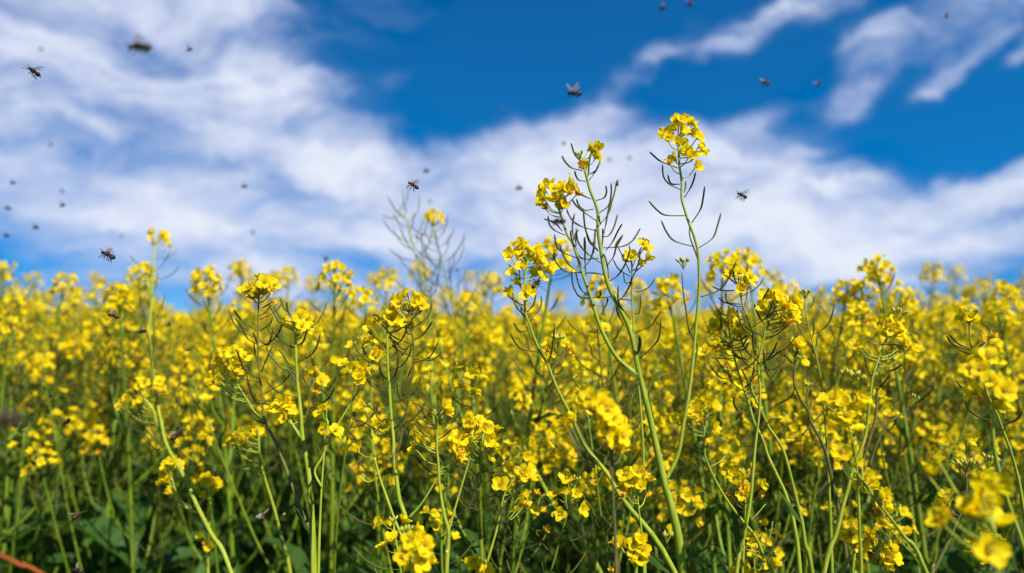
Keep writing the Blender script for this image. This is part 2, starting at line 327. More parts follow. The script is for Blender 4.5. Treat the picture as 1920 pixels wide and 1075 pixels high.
# ------------------------------------------------------------------ hero plants
class Plant:
    def __init__(s, label, d, group=None, stem_mat='stem'):
        s.label, s.d, s.group, s.items, s.sm = label, d, group, [], stem_mat; s.main = None; s.cur = None; s.root = None
    def P(s, p, dz=0):
        d = p[2] if len(p) > 2 else s.d
        return at(p[0], p[1], d + dz)
    def stem(s, pts, w0, w1, name=None, down=False, m=None, d=None):
        """pts from the tip down; w0,w1 widths in photo pixels; down: runs on to the soil"""
        d0 = s.d if d is None else d
        W = [at(p[0], p[1], p[2] if len(p) > 2 else d0) for p in pts]
        al = [0]
        for i in range(1, len(W)): al.append(al[-1] + (W[i] - W[i - 1]).length)
        dm_ = [p[2] if len(p) > 2 else d0 for p in pts]
        r = [(w0 + (w1 - w0) * (a / al[-1]) ** 1.4) * .5 * q / F for a, q in zip(al, dm_)]
        if down:
            e = W[-1]; dr = (W[-1] - W[-2]).normalized(); dr = Vector((dr.x * .7, dr.y * .7 + .03, min(dr.z, -.5))).normalized(); last = e
            for k in range(1, 7):
                dr = (dr * .8 + Vector((0, 0, -1)) * .2).normalized()
                last = last + dr * (e.z / 6 / max(.4, -dr.z)); W.append(last.copy()); r.append(r[-1] * 1.04)
            W[-1].z = -.01
        SP = smooth(W, 5); rr = []
        for i in range(len(SP)):
            f = i / 5; a = min(int(f), len(r) - 1); b = min(a + 1, len(r) - 1); rr.append((r[a] + (r[b] - r[a]) * (f - a)) * (1 + .02 * math.sin(i * .9)))
        mb = MB(); tube(mb, SP, rr, m or s.sm, 8)
        nm = name or ('stem' if down else 'branch')
        s.cur = dict(mb=mb, path=SP, name=nm, m=m or s.sm); s.items.append(s.cur)
        if down and s.root is None: s.root = Vector((SP[-1].x, SP[-1].y, 0)); s.main = SP
        return s.cur
    def attach(s, q, path):
        # the stem point a pedicel to q would leave from
        best = path[0]; bd = 9
        for p in path:
            h = (Vector((q.x, q.y, 0)) - Vector((p.x, p.y, 0))).length
            e = abs((q.z - p.z) - (.004 + .45 * h)) + h * .4
            if e < bd: bd = e; best = p
        return best
    def flower(s, px, py, kind=None, dd=None, br=None, axis=None, size=1):
        br = br or s.cur; dd = rnd(-.012, .012) if dd is None else dd
        tip = br['path'][0]; dep = (tip - CAM).dot(CF)
        q = at(px, py, dep + dd); a = s.attach(q, br['path'])
        out = (q - a)
        if out.length > .05: a = q - out.normalized() * .05
        h = Vector((out.x, out.y, 0)); h = h.normalized() if h.length > 1e-5 else Vector((1, 0, 0))
        ax = Vector(axis) if axis else (h * rnd(.5, 1.2) + Vector((0, -.5, .55)) + rv(.4)).normalized()
        q0 = q - ax.normalized() * .005
        mid = a.lerp(q0, .5) + Vector((0, 0, -.25 * (q0 - a).length * .5)) + h * .001
        tube(br['mb'], smooth([a, mid, q0], 3), [.00055] * 7, br['m'], 5, cap=False)
        if kind is None: kind = random.choices(['open', 'cup', 'old'], [8, 3, .8])[0]
        me = FLOWER_ME[{'open': random.randrange(4), 'cup': random.randrange(4, 7), 'old': random.randrange(7, 10)}[kind]]
        s.items.append(dict(me=me, mx=orient(q0, ax, s=size * rnd(.78, .92)), name='flower'))
    def flowers(s, pts, jit=1.5, **k):
        for p in pts: s.flower(p[0] + rnd(-jit, jit), p[1] + rnd(-jit, jit), p[2] if len(p) > 2 else None, **k)
    def pod(s, pts, w=3.4, m='pod', br=None):
        """pts base to tip in photo pixels"""
        br = br or s.cur; tip = br['path'][0]; b = pts[0]
        # depth of the stem near the base
        dep = min(((abs((p - CAM).dot(CU) / (p - CAM).dot(CF) * F - (537.5 - b[1])), (p - CAM).dot(CF)) for p in br['path']))[1]
        dz = rnd(-.022, .022); n = len(pts)
        W = [at(p[0], p[1], dep + dz * (i / (n - 1))) for i, p in enumerate(pts)]
        SP = smooth(W, 4); LN = len(SP); k = max(1, round(LN * (.30 if n > 3 else .22))); mb = MB()
        r = w * .5 * dep / F; tube(mb, SP, [.0005 if i < k else (r * .8 if i == k else r * (1 if i < LN * .85 else .75 - .45 * (i - LN * .85) / (LN * .15))) for i in range(LN)], m, 6)
        s.items.append(dict(mb=mb, name='seed_pod', path=SP, m=m))
        s.items[-1], s.cur = s.items[-1], s.cur
    def pods(s, lst, T=None, **k):
        for q in lst: s.pod([T(p) for p in q] if T else q, **k)
    def auto_pods(s, br, n, z0=.0, z1=.6, m='pod', L0=.035, L1=.055):
        """n pods spiralling down the path between the fractions z0,z1 of its part above the frame"""
        P_ = br['path']; N_ = len(P_)
        for i in range(n):
            f = z0 + (z1 - z0) * (i + .5) / n; j = min(N_ - 2, max(0, int(f * (N_ - 1)))); p = P_[j].lerp(P_[j + 1], f * (N_ - 1) - j)
            sd_ = (P_[max(0, j - 1)] - P_[min(N_ - 1, j + 1)]).normalized(); a = i * 2.4 + rnd(-.4, .4)
            out = Quaternion(sd_, a) @ sd_.orthogonal().normalized()
            up = (sd_ * .6 + Vector((0, 0, .4))).normalized()
            path, k = pod_path(p, up, out, rnd(.014, .02), rnd(L0, L1) * (.5 + .5 * min(1, (i + 2) / (n * .5 + 1))), rnd(.16, .34))
            mb = MB(); add_pod(mb, path, k, rnd(.0007, .0010), m); s.items.append(dict(mb=mb, name='seed_pod', path=path, m=m))
    def auto_head(s, br, n, spread=.02, drop=.03, buds=6):
        t = br['path'][0]; t1 = br['path'][min(4, len(br['path']) - 1)]; up = ((t - t1).normalized() + Vector((0, 0, .5))).normalized(); x = up.orthogonal().normalized(); dep = (t - CAM).dot(CF)
        if buds: s.buds(None, buds, br=br)
        for i in range(n):
            f = (i + .5) / n; out = Quaternion(up, i * 2.4 + rnd(-.3, .3)) @ x
            q = t + out * spread * rnd(.75, 1.1) * (.55 + .6 * f) + up * (.006 - drop * f)
            c = q - CAM; z = c.dot(CF); s.flower(960 + F * c.dot(CR) / z, 537.5 - F * c.dot(CU) / z, dd=z - dep, br=br)
    def buds(s, pos, n=7, br=None, size=1):
        br = br or s.cur; c = br['path'][0] if pos is None else at(pos[0], pos[1], (br['path'][0] - CAM).dot(CF))
        up = ((br['path'][0] - br['path'][2]).normalized() * .6 + Vector((0, 0, .5))).normalized()
        mb = MB(); buds_into(mb, c, up, n, size=size); s.items.append(dict(mb=mb, name='bud_cluster', path=[c], m='bud'))
    def leaf(s, b, t, w=12, dep=None, flip=1):
        """base and tip in photo pixels, width in pixels"""
        dep = dep or s.d; A = at(b[0], b[1], dep); B = at(t[0], t[1], dep + rnd(-.02, .02)); d = B - A; Ln = d.length * 1.05
        tpl = leaf_tpl(Ln, w * 1.0 * dep / F, R(rnd(-25, 30)), wav=Ln * .02)
        # tip direction of the template in its own x,z plane
        V_ = tpl[0]; td = Vector(V_[-3]).normalized()
        q = td.rotation_difference(d.normalized()).to_matrix().to_4x4()
        q = Matrix.Rotation(rnd(-.7, .7) + (0 if flip > 0 else math.pi), 4, d.normalized()) @ q
        mb = MB(); mb.addT(tpl, Matrix.Translation(A) @ q); s.items.append(dict(mb=mb, name='leaf', path=[A], m='leaf'))
    def done(s):
        root = tag(empty('rapeseed_plant', s.root), s.label, 'plant', s.group); r = s.root
        for it in s.items:
            if 'mb' in it:
                o = it['path'][-1] if it['name'] == 'stem' else it['path'][0]
                ob = it['mb'].build(it['name'], root, origin=o); ob.location = Vector(o) - r
            else:
                ob = bpy.data.objects.new(it['name'], it['me']); col.objects.link(ob); ob.parent = root
                ob.matrix_local = Matrix.Translation(-r) @ it['mx']
        return root
def T(x0, y0, s): return lambda p: (x0 + p[0] / s, y0 + p[1] / s) + tuple(p[2:])
Z1 = T(940, 200, 3.981); Z2 = T(1200, 200, 3.981); Z3 = T(940, 440, 4.133); Z4 = T(1240, 440, 4.134); Z5 = T(360, 480, 3.36)
Q1 = T(1240, 640, 4.885); Q2 = T(1580, 640, 4.885); Q3 = T(1240, 855, 4.885); Q4 = T(1580, 855, 4.885); Q5 = T(920, 640, 4.885)
Q6 = T(620, 640, 4.885); Q7 = T(620, 855, 4.885); Q8 = T(1580, 440, 4.885); Q9 = T(900, 850, 4.7775)
A1 = T(0, 640, 4.885); A2 = T(300, 640, 4.885); A3 = T(0, 855, 4.885); A4 = T(300, 855, 4.885); A5 = T(60, 420, 4.885); A6 = T(700, 370, 4.675)
def tr(f, l): return [f(p) for p in l]
GH = None
# --- the tallest plant: three fruiting branches in front of the clouds
p = Plant('tallest rapeseed plant, three long podded branches rising high against the clouds right of centre', .65)
B = p.stem([(1088, 299), (1094.5, 313), (1101, 336), (1106, 356), (1116, 381), (1121, 401), (1121, 431), (1126, 466), (1133.5, 510), (1143, 542), (1158, 571), (1175, 604.5),
            (1187, 641), (1196, 690), (1207, 736), (1222.6, 801), (1245, 902), (1263, 967), (1278, 1057)], 5, 17, down=True)
p.flowers(tr(Z1, [(678, 312, 'open'), (725, 308, 'cup'), (745, 368, 'open'), (700, 345, 'open'), (598, 448, 'old'), (628, 432, 'cup')]))
p.pods([[(590, 410), (545, 350), (520, 272)], [(605, 480), (525, 458), (475, 410), (452, 368)], [(600, 400), (592, 370), (607, 330)],
        [(630, 558), (580, 550), (558, 520), (548, 480)], [(640, 540), (650, 500), (655, 420), (668, 350)], [(655, 550), (700, 490), (725, 440), (742, 400)],
        [(660, 505), (690, 490), (715, 470)], [(695, 705), (765, 682), (785, 640), (780, 590)], [(690, 765), (620, 775), (580, 740), (560, 690)],
        [(722, 800), (800, 740), (820, 650), (820, 570)], [(735, 880), (800, 800), (825, 710), (850, 620), (858, 560)], [(718, 860), (620, 790), (560, 740), (525, 690)],
        [(718, 930), (610, 900), (540, 860), (500, 800), (488, 765)], [(750, 970), (800, 965), (840, 900), (868, 805)], [(765, 950), (780, 880), (800, 770), (822, 700)],
        [(760, 1055), (900, 1045), (980, 1000), (1037, 910)], [(780, 1075), (830, 1010), (870, 930), (902, 875)], [(720, 1070), (660, 1000), (625, 900), (612, 760)],
        [(690, 1095), (698, 1000), (700, 915)], [(750, 1060), (757, 980), (757, 910)], [(850, 1075), (860, 1020), (908, 958)], [(742, 880), (730, 840), (728, 815)],
        [(668, 690), (600, 660), (565, 640)]], Z1)
p.pods([[(770, 220), (690, 165), (630, 110), (590, 50), (580, -20)], [(790, 310), (720, 298), (655, 297)], [(850, 483), (740, 488), (620, 488), (570, 430), (548, 350), (548, 270)],
        [(755, 185), (640, 190), (590, 150), (570, 80)], [(820, 240), (870, 170), (890, 100), (940, 10)], [(840, 360), (900, 320), (960, 230), (1000, 110)],
        [(735, 490), (770, 470), (765, 430)], [(770, 620), (815, 540), (825, 490)], [(905, 520), (960, 460), (1000, 380), (1015, 320)], [(1005, 660), (950, 590), (912, 530), (903, 460), (908, 390)],
        [(955, 710), (920, 650), (895, 590), (890, 540)], [(1070, 965), (1190, 850), (1225, 780), (1237, 650)], [(830, 340), (825, 260), (805, 180), (790, 150)],
        [(750, 130), (700, 80), (670, 30), (660, -20)]], Z3)
p.pod(tr(Z3, [(1050, 945), (1075, 850), (1070, 785)]), w=6)
p.pods([[(1375, 370), (1300, 470), (1240, 500)], [(1330, 370), (1290, 480), (1260, 570), (1220, 610), (1180, 620)], [(1250, 835), (1320, 800), (1350, 770), (1370, 720)]], Q5, w=2.6)
p.buds(None, 5)
C = p.stem([(1043, 360), (1044, 376), (1050.5, 401), (1063, 438.6), (1075.6, 461), (1087.6, 498), (1097, 527), (1109, 561), (1119, 595), (1133.6, 631), (1158, 672), (1194, 703)], 4, 9, m='stem')
p.flowers(tr(Z1, [(335, 585), (365, 570), (310, 625, 'cup'), (298, 685), (328, 745, 'old'), (285, 715, 'cup'), (430, 590), (465, 615, 'cup'), (500, 600), (535, 548), (562, 600), (575, 645, 'old'),
                  (445, 675), (470, 735), (385, 690, 'cup'), (440, 740, 'cup'), (400, 600), (515, 640)]))
p.pods([[(480, 962), (400, 925), (360, 880), (348, 815)], [(560, 1060), (525, 990), (516, 925)], [(540, 1000), (530, 900), (546, 800)], [(610, 1070), (570, 1000), (558, 910)],
        [(620, 1075), (620, 1020), (620, 975)], [(455, 930), (400, 870), (320, 840)], [(560, 1040), (550, 960), (575, 920)]], Z1)
p.pods([[(580, 180), (480, 140), (430, 90), (412, 0)], [(625, 295), (540, 250), (480, 160), (455, 80)], [(690, 480), (620, 430), (590, 350), (575, 285)],
        [(625, 297), (510, 290), (450, 250), (415, 190), (408, 110)], [(655, 320), (648, 200), (650, 90), (645, 20)], [(680, 60), (720, 60), (725, -20)], [(640, 260), (690, 190), (715, 110), (722, 20)]], Z3)
A = p.stem([(1274, 258), (1272.8, 283), (1273.6, 308), (1278, 340.7), (1278, 371), (1283, 391), (1291.7, 418.5), (1300.5, 441), (1308, 469), (1310.5, 500), (1311, 537), (1307.7, 585), (1303, 631),
            (1298, 687), (1291, 742), (1281, 798), (1271, 853), (1247, 903)], 4.2, 8.5, m='stem')
p.flowers(tr(Z2, [(280, 95, 'open'), (320, 100, 'cup'), (383, 105, 'cup'), (425, 128, 'open'), (190, 190, 'open'), (250, 155, 'open'), (215, 230, 'cup'), (338, 180, 'cup'), (400, 200, 'cup'),
                  (450, 230, 'open'), (283, 262, 'cup'), (345, 300, 'open'), (465, 285, 'open'), (435, 345, 'open'), (385, 368, 'cup'), (328, 335, 'cup'), (215, 400, 'old'), (240, 385, 'cup'), (432, 448, 'cup'), (475, 320)]))
p.pods([[(285, 460), (160, 412), (105, 370), (72, 338)], [(305, 622), (220, 580), (175, 520), (168, 430)], [(295, 580), (230, 575), (207, 510)], [(330, 680), (375, 610), (400, 550), (415, 490)],
        [(330, 640), (340, 600), (340, 560)], [(385, 870), (450, 770), (470, 690), (483, 597)], [(335, 815), (195, 812), (130, 775), (65, 705)], [(395, 1045), (260, 1005), (200, 940), (158, 850)],
        [(435, 1058), (540, 985), (575, 900), (605, 795)]], Z2)
p.pods([[(303, 485), (440, 435), (520, 340), (583, 200)]], Z4)
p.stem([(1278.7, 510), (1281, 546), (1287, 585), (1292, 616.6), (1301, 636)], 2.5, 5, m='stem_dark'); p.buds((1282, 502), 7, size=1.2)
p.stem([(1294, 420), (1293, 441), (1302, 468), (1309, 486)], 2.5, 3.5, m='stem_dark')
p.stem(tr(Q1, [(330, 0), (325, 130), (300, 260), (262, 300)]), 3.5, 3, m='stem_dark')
p.leaf(Q5((1380, 340)), Q5((1165, 165)), 17); p.leaf(Q3((10, 230)), Q3((150, 190)), 15); p.leaf(Q5((1500, 700)), Q5((1450, 400)), 12); p.leaf((1268, 1068), Q3((-260, 560)), 14)
p.leaf(Q3((30, 235)), Q3((-40, 60)), 9); p.leaf((1275, 1068), (1340, 1020), 18)
p.done()

p = Plant('small-headed rapeseed plant crowded just right of the thick pale stem of the tallest one', .67)
E = p.stem(tr(Z3, [(1010, 200), (1012, 330), (1010, 450), (1020, 650), (1030, 830), (1045, 1000), (1075, 1300), (1100, 1700), (1110, 2500)]), 2.6, 7, down=True)
p.flowers(tr(Z3, [(1105, 70), (1130, 95, 'cup'), (1150, 178, 'cup'), (1000, 172), (1085, 215, 'cup'), (985, 180, 'cup')]))
p.pods([[(1000, 370), (960, 370), (945, 290)], [(1000, 325), (910, 270), (865, 190)], [(1012, 510), (920, 500)], [(1030, 445), (1100, 435), (1160, 390), (1190, 340)],
        [(1030, 610), (1065, 610), (1078, 550), (1078, 470)], [(1035, 760), (1150, 715), (1200, 650), (1240, 590)], [(1015, 340), (1060, 230), (1080, 110)], [(1020, 310), (1100, 230), (1140, 140)],
        [(1010, 260), (1060, 150), (1085, 100)], [(1015, 270), (1000, 150), (990, 80)], [(1000, 300), (940, 170), (900, 90)]], Z3, w=2.4)
p.done()

p = Plant('leaning rapeseed plant with a dense sunlit flower head just left of the tallest plant', .64)
s_ = p.stem([(989.6, 490), (984, 520), (983.5, 554), (985, 585), (991, 604.5), (1000.5, 631), (1012.6, 658), (1026.5, 683), (1036.7, 709.6), (1051, 742), (1069.4, 777), (1088, 818), (1104, 846),
             (1137, 886.6), (1172, 942), (1263, 1070)], 3.6, 11, down=True)
p.flowers(tr(Z3, [(45, 100), (60, 170, 'cup'), (95, 60), (145, 50), (190, 95), (135, 105), (150, 150), (235, 95), (270, 110, 'cup'), (300, 140), (240, 150), (215, 185, 'cup'), (320, 170), (290, 200), (345, 210),
                  (160, 245, 'cup'), (85, 285, 'cup'), (260, 300), (320, 320), (370, 270), (385, 240, 'cup'), (300, 260), (225, 440, 'cup'), (120, 360), (190, 450), (60, 450)]))
p.pods([[(165, 550), (70, 490), (30, 405)], [(185, 630), (130, 580), (95, 510), (88, 435)], [(222, 670), (290, 590), (310, 540), (310, 475)], [(290, 912), (160, 890), (110, 840), (68, 765)],
        [(365, 995), (395, 880), (415, 690)], [(180, 640), (155, 600), (155, 565)], [(205, 740), (140, 750), (95, 680)], [(180, 350), (110, 300), (55, 230)], [(200, 600), (250, 540), (270, 450)]], Z3)
p.buds(None, 7)
p.stem(tr(Z3, [(130, 165), (140, 280), (150, 400), (182, 470)]), 2.5, 3.5, m='stem_dark')
p.stem(tr(Z3, [(440, 850), (440, 920), (400, 1060), (370, 1130)]), 3, 4, m='stem_dark'); p.flowers(tr(Z3, [(350, 890, 'old'), (380, 870), (530, 880, 'old'), (540, 920, 'old')])); p.buds(tr(Z3, [(445, 860)])[0], 9, size=1.3)
p.leaf(Q5((810, 880)), Q5((630, 590)), 14); p.leaf(Q9((1700, 1060)), Q9((1330, 720)), 18)
p.done()

p = Plant('thin podded rapeseed plant half hidden by the lower fork of the tallest one', .8)
s_ = p.stem([(1118, 600), (1124, 660), (1130, 720), (1142, 790), (1150, 900), (1160, 1080)], 2.6, 7, down=True, m='stem_dark'); p.auto_pods(s_, 22, .02, .5); p.auto_head(s_, 5); p.done()
# --- left centre group
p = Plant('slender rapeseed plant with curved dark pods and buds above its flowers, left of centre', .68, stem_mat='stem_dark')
s_ = p.stem([(486.5, 530), (485, 569), (483.5, 629), (483.5, 658.6), (488, 712), (492.4, 748), (497, 790), (517.6, 831), (543, 897), (568, 967), (585, 1005), (592, 1080)], 3, 9, down=True)
p.flowers(tr(Z5, [(325, 205), (350, 190), (385, 180), (395, 215), (365, 240), (420, 200, 'cup'), (455, 160), (490, 155, 'cup'), (515, 180), (505, 205), (455, 225, 'cup'), (510, 285, 'old'), (350, 210), (470, 190), (400, 240)]))
p.buds(None, 8, size=1.2)
p.pods([[(410, 470), (340, 430), (290, 380), (265, 340)], [(412, 560), (350, 520), (310, 440), (272, 392)], [(410, 560), (400, 520), (385, 485)], [(435, 730), (470, 650), (505, 570)], [(430, 470), (490, 430), (510, 380)],
        [(418, 775), (340, 720), (300, 650), (278, 590)], [(400, 280), (345, 255)], [(440, 330), (500, 295)], [(425, 530), (480, 560), (515, 450)]], Z5)
s2 = p.stem(tr(A2, [(655, 262), (670, 310), (720, 410), (800, 540), (860, 640), (950, 740)]), 2.5, 4, m='stem')
p.flowers(tr(A2, [(570, 80), (655, 90, 'open'), (740, 110), (790, 130), (510, 150), (490, 220), (580, 260, 'open'), (640, 200), (700, 290), (520, 320), (470, 370), (560, 180, 'cup'), (610, 130), (720, 180), (690, 240, 'cup'), (480, 290), (540, 370), (700, 330)]))
p.leaf(A2((960, 745)), A2((835, 660)), 9); p.leaf((585, 1000), A4((1230, 480)), 13)
p.pods([[(900, 345), (780, 270), (740, 180), (700, 75)]], A2)
p.auto_pods(s_, 7, .07, .34, L0=.018, L1=.036)
p.done()

p = Plant('thick-stemmed rapeseed plant fanning out long pods beside the budded one, left of centre', .66)
s_ = p.stem([(549, 592), (553.5, 623), (555, 664.5), (558, 718), (565, 783.6), (567, 816), (577.6, 881.6), (583, 937), (588, 1068)], 5, 13, down=True)
p.flowers(tr(Z5, [(690, 385), (720, 375), (735, 410, 'cup'), (700, 440), (600, 415), (660, 440, 'cup'), (735, 450)]))
p.pods([[(640, 470), (560, 430), (510, 350), (490, 322)], [(650, 580), (590, 550), (540, 510), (515, 480)], [(625, 370), (580, 330), (555, 265)], [(700, 460), (780, 430), (830, 350), (850, 295)],
        [(640, 420), (570, 400), (530, 350), (512, 315)], [(655, 450), (710, 420), (745, 365)], [(660, 700), (610, 680), (570, 620), (545, 590)], [(690, 570), (715, 500), (725, 460)],
        [(620, 390), (600, 330), (598, 290)], [(655, 570), (700, 540), (720, 480)], [(670, 900), (560, 935), (440, 930), (380, 928)]], Z5)
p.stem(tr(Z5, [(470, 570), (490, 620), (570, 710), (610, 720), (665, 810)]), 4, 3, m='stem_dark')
p.stem(tr(A2, [(1155, 640), (1200, 740), (1270, 850), (1310, 900)]), 5, 7); p.flowers(tr(A2, [(1010, 640), (1040, 600), (1110, 530, 'cup'), (1150, 560), (1190, 580), (1220, 620), (1290, 670), (1130, 700), (1080, 620, 'cup'), (1220, 690), (1010, 600), (1170, 610, 'old')]))
p.stem(tr(A2, [(1380, 430), (1360, 600), (1335, 700), (1305, 780)]), 2.5, 4, m='stem_dark'); p.flowers(tr(A2, [(1340, 285), (1400, 285), (1440, 265, 'old'), (1490, 360, 'open'), (1445, 400, 'old'), (1430, 460, 'old')]))
p.pods([[(1370, 430), (1320, 350), (1315, 250)], [(1370, 450), (1260, 330), (1190, 250)], [(1380, 610), (1500, 560), (1580, 470), (1600, 400)]], A2)
p.leaf(A4((1385, 185)), A4((1440, 120)), 9); p.leaf(A4((1390, 740)), A4((1240, 470)), 16)
p.auto_pods(s_, 7, .07, .34, L0=.018, L1=.036)
p.done()

p = Plant('rapeseed plant with two parallel podded stems and flowers between them, centre left', .65)
s_ = p.stem([(726, 600), (726, 640), (727.5, 691), (730.5, 732), (733.6, 783), (737.7, 824), (738, 857), (743, 896), (749, 937), (761, 971.7), (768, 1005), (775, 1080)], 4, 11, down=True)
p.flowers(tr(Z5, [(1150, 390, 'old'), (1185, 400, 'old'), (1260, 385), (1270, 415, 'cup'), (1290, 430, 'old'), (1250, 420), (1110, 450), (1100, 530), (1140, 540), (1185, 530), (1150, 580), (1190, 600), (1160, 630)]))
p.pods([[(1225, 575), (1150, 510), (1105, 435)], [(1230, 690), (1140, 665), (1090, 610), (1072, 570)], [(1245, 490), (1310, 460), (1345, 410)], [(1230, 855), (1150, 830), (1090, 760), (1070, 700)],
        [(1265, 920), (1380, 880), (1420, 830), (1445, 760)], [(1260, 830), (1320, 810), (1360, 760), (1385, 700)], [(1240, 720), (1310, 700), (1360, 640), (1385, 570)], [(1260, 660), (1330, 620), (1360, 570)],
        [(1235, 780), (1190, 740), (1180, 650)], [(1230, 440), (1170, 380), (1140, 370)], [(1235, 600), (1210, 560), (1190, 510)], [(1225, 560), (1130, 500), (1100, 440)], [(1240, 640), (1290, 600), (1245, 500)]], Z5)
p.pods([[(555, 720), (500, 715), (460, 730), (410, 660), (388, 550)], [(555, 885), (440, 820), (300, 740), (140, 675)], [(575, 800), (640, 740), (700, 650)]], Q6)
s2 = p.stem([(766, 580), (769, 611), (775, 646.7), (773.5, 691), (767, 742), (759, 783), (751, 824), (744, 853), (742, 880)], 3, 6, m='stem_dark')
p.flowers(tr(Z5, [(1262, 270), (1300, 290), (1320, 245), (1345, 240), (1415, 240), (1440, 260), (1400, 290), (1340, 300), (1370, 325), (1425, 320), (1450, 300), (1340, 405), (1370, 430), (1280, 310), (1270, 385), (1260, 330)]))
p.buds(None, 5)
p.pods([[(1380, 400), (1440, 350), (1470, 315)], [(1400, 530), (1450, 500), (1490, 450), (1517, 410)], [(1400, 650), (1490, 660), (1545, 635), (1580, 600)], [(1390, 560), (1330, 590), (1290, 550), (1240, 510)],
        [(1385, 500), (1350, 480), (1355, 430)], [(1375, 880), (1420, 830), (1445, 750)], [(1395, 640), (1310, 600), (1260, 560)]], Z5)
p.stem(tr(Q7, [(0, -160), (1, -150), (400, 10), (450, 200), (520, 400), (600, 620), (690, 820)])[2:], 4, 6, m='stem'); p.stem(tr(Q6, [(375, 840), (380, 900), (405, 1060)]), 2.5, 3.5); p.flower(*Q6((235, 985)), 'cup', size=1.2); p.flowers(tr(Q6, [(460, 770), (495, 760), (385, 760, 'cup')]))
p.pods([[(440, 195), (340, 240), (250, 180)]], Q7, m='stem'); p.leaf(Q7((670, 820)), Q7((525, 755)), 13)
p.auto_pods(s_, 8, .06, .36, L0=.018, L1=.036); p.auto_pods(s2, 6, .1, .7, L0=.018, L1=.034)
p.done()

p = Plant('short forked rapeseed plant with two yellow clusters, in the middle low of the podded ones', .64)
s_ = p.stem([(814, 768), (817.5, 790), (819.6, 845), (821.6, 865), (824.7, 916), (833, 965.5), (841, 996), (840, 1029), (837, 1075)], 3.5, 9, down=True)
p.pods([[(955, 680), (860, 620), (770, 565)], [(955, 770), (870, 740), (775, 660)], [(960, 800), (830, 780), (790, 730)], [(960, 900), (850, 850), (760, 730)], [(975, 680), (1010, 650), (1010, 600)],
        [(990, 750), (1090, 750), (1150, 700), (1195, 630)], [(990, 900), (1060, 850), (1110, 800)], [(970, 1070), (860, 980), (780, 920), (725, 855)], [(955, 650), (930, 600), (930, 560)], [(950, 640), (905, 600), (895, 550)]], Q6, w=3)
p.flowers(tr(Q6, [(1050, 575), (1075, 600, 'cup'), (1080, 640, 'cup'), (760, 800), (735, 830), (830, 860), (790, 900, 'cup'), (740, 985, 'cup')]))
p.stem([(892, 806), (888, 820), (881, 857), (867.7, 904), (855, 947), (844, 986), (841, 1000)], 2.6, 5)
p.flowers(tr(Q6, [(1245, 725, 'open'), (1285, 740), (1275, 700, 'cup'), (1360, 720), (1405, 755), (1440, 745), (1430, 790, 'cup'), (1470, 790), (1250, 820, 'old'), (1445, 915, 'cup')]))
p.buds(None, 4)
p.stem(tr(Q6, [(1180, 960), (1110, 1020), (1070, 1075), (1010, 1180)]) + [(815, 905), (790, 945), (766, 972)], 2.5, 4.5); p.flowers(tr(Q6, [(1150, 870), (1190, 890), (1130, 930), (1170, 950), (1180, 1000), (1220, 1010), (1150, 1020), (1210, 1050)]), size=1.1)
p.flowers(tr(Q7, [(1160, 30, 'old'), (1200, 20)]))
p.done()

p = Plant('thin rapeseed stalk bearing one open four-petalled flower facing out, bottom centre', .62)
s_ = p.stem(tr(Q9, [(370, 200), (320, 225), (280, 270), (215, 380), (185, 520), (140, 720), (60, 990)]) + [(908, 1080)], 2.6, 5.5, down=True)
p.flower(938.5, 907, 'open', dd=-.01, axis=(-.1, -1, .35), size=1.08); p.flowers(tr(Q9, [(370, 150), (395, 185, 'cup'), (455, 170), (470, 215, 'cup'), (385, 405), (390, 450, 'cup'), (430, 460, 'old')])); p.buds(Q9((320, 200)), 4)
p.pods([[(215, 440), (260, 415), (350, 430)]], Q9, w=1.5, m='stem')
p.done()

p = Plant('low rapeseed plant with a bright loose cluster cut by the bottom edge, centre left', .52)
s_ = p.stem([(775, 1012), (778, 1040), (770, 1100), (765, 1200)], 3.5, 7, down=True)
p.flowers([(767, 1012), (784, 1005), (799, 1020), (795, 1030, 'cup'), (760, 1032), (772, 1030), (755, 1042), (765, 1060, 'cup'), (792, 1055), (800, 1052, 'old'), (785, 1070), (812, 1050, 'cup')]); p.buds((762, 1005), 6)
p.done()
p = Plant('low rapeseed plant whose small flowers just enter the bottom edge below the open flower', .6)
p.stem([(884, 1058), (880, 1100), (876, 1200)], 3, 5, down=True); p.flowers([(878, 1053), (888, 1052), (893, 1058, 'cup'), (910, 1062), (915, 1072, 'cup'), (906, 1075)]); p.done()

p = Plant('rapeseed plant with a large bright drooping flower cluster in front of the crossing stems', .50)
s_ = p.stem([(1118, 742), (1130, 770), (1140, 810), (1146, 860), (1150, 940), (1156, 1080)], 3, 7, down=True, m='stem_dark')
p.flowers(tr(Q5, [(990, 510), (1020, 570), (1060, 560), (1045, 640), (1075, 680), (1020, 680), (1090, 760), (1060, 790), (1130, 700), (1180, 730), (1200, 750), (1120, 820), (1160, 850), (1200, 850), (1150, 900), (1100, 870), (1230, 870),
                  (1100, 960, 'old'), (1150, 960, 'cup'), (1200, 980, 'old'), (1080, 620)]), size=1.0)
p.buds(Q5((930, 440)), 7); p.flowers(tr(Q5, [(790, 510), (830, 520), (870, 530), (890, 510), (850, 570, 'cup')])); p.flowers(tr(Q5, [(680, 715), (720, 750, 'old'), (670, 790), (740, 690)]), dd=.06)
p.done()

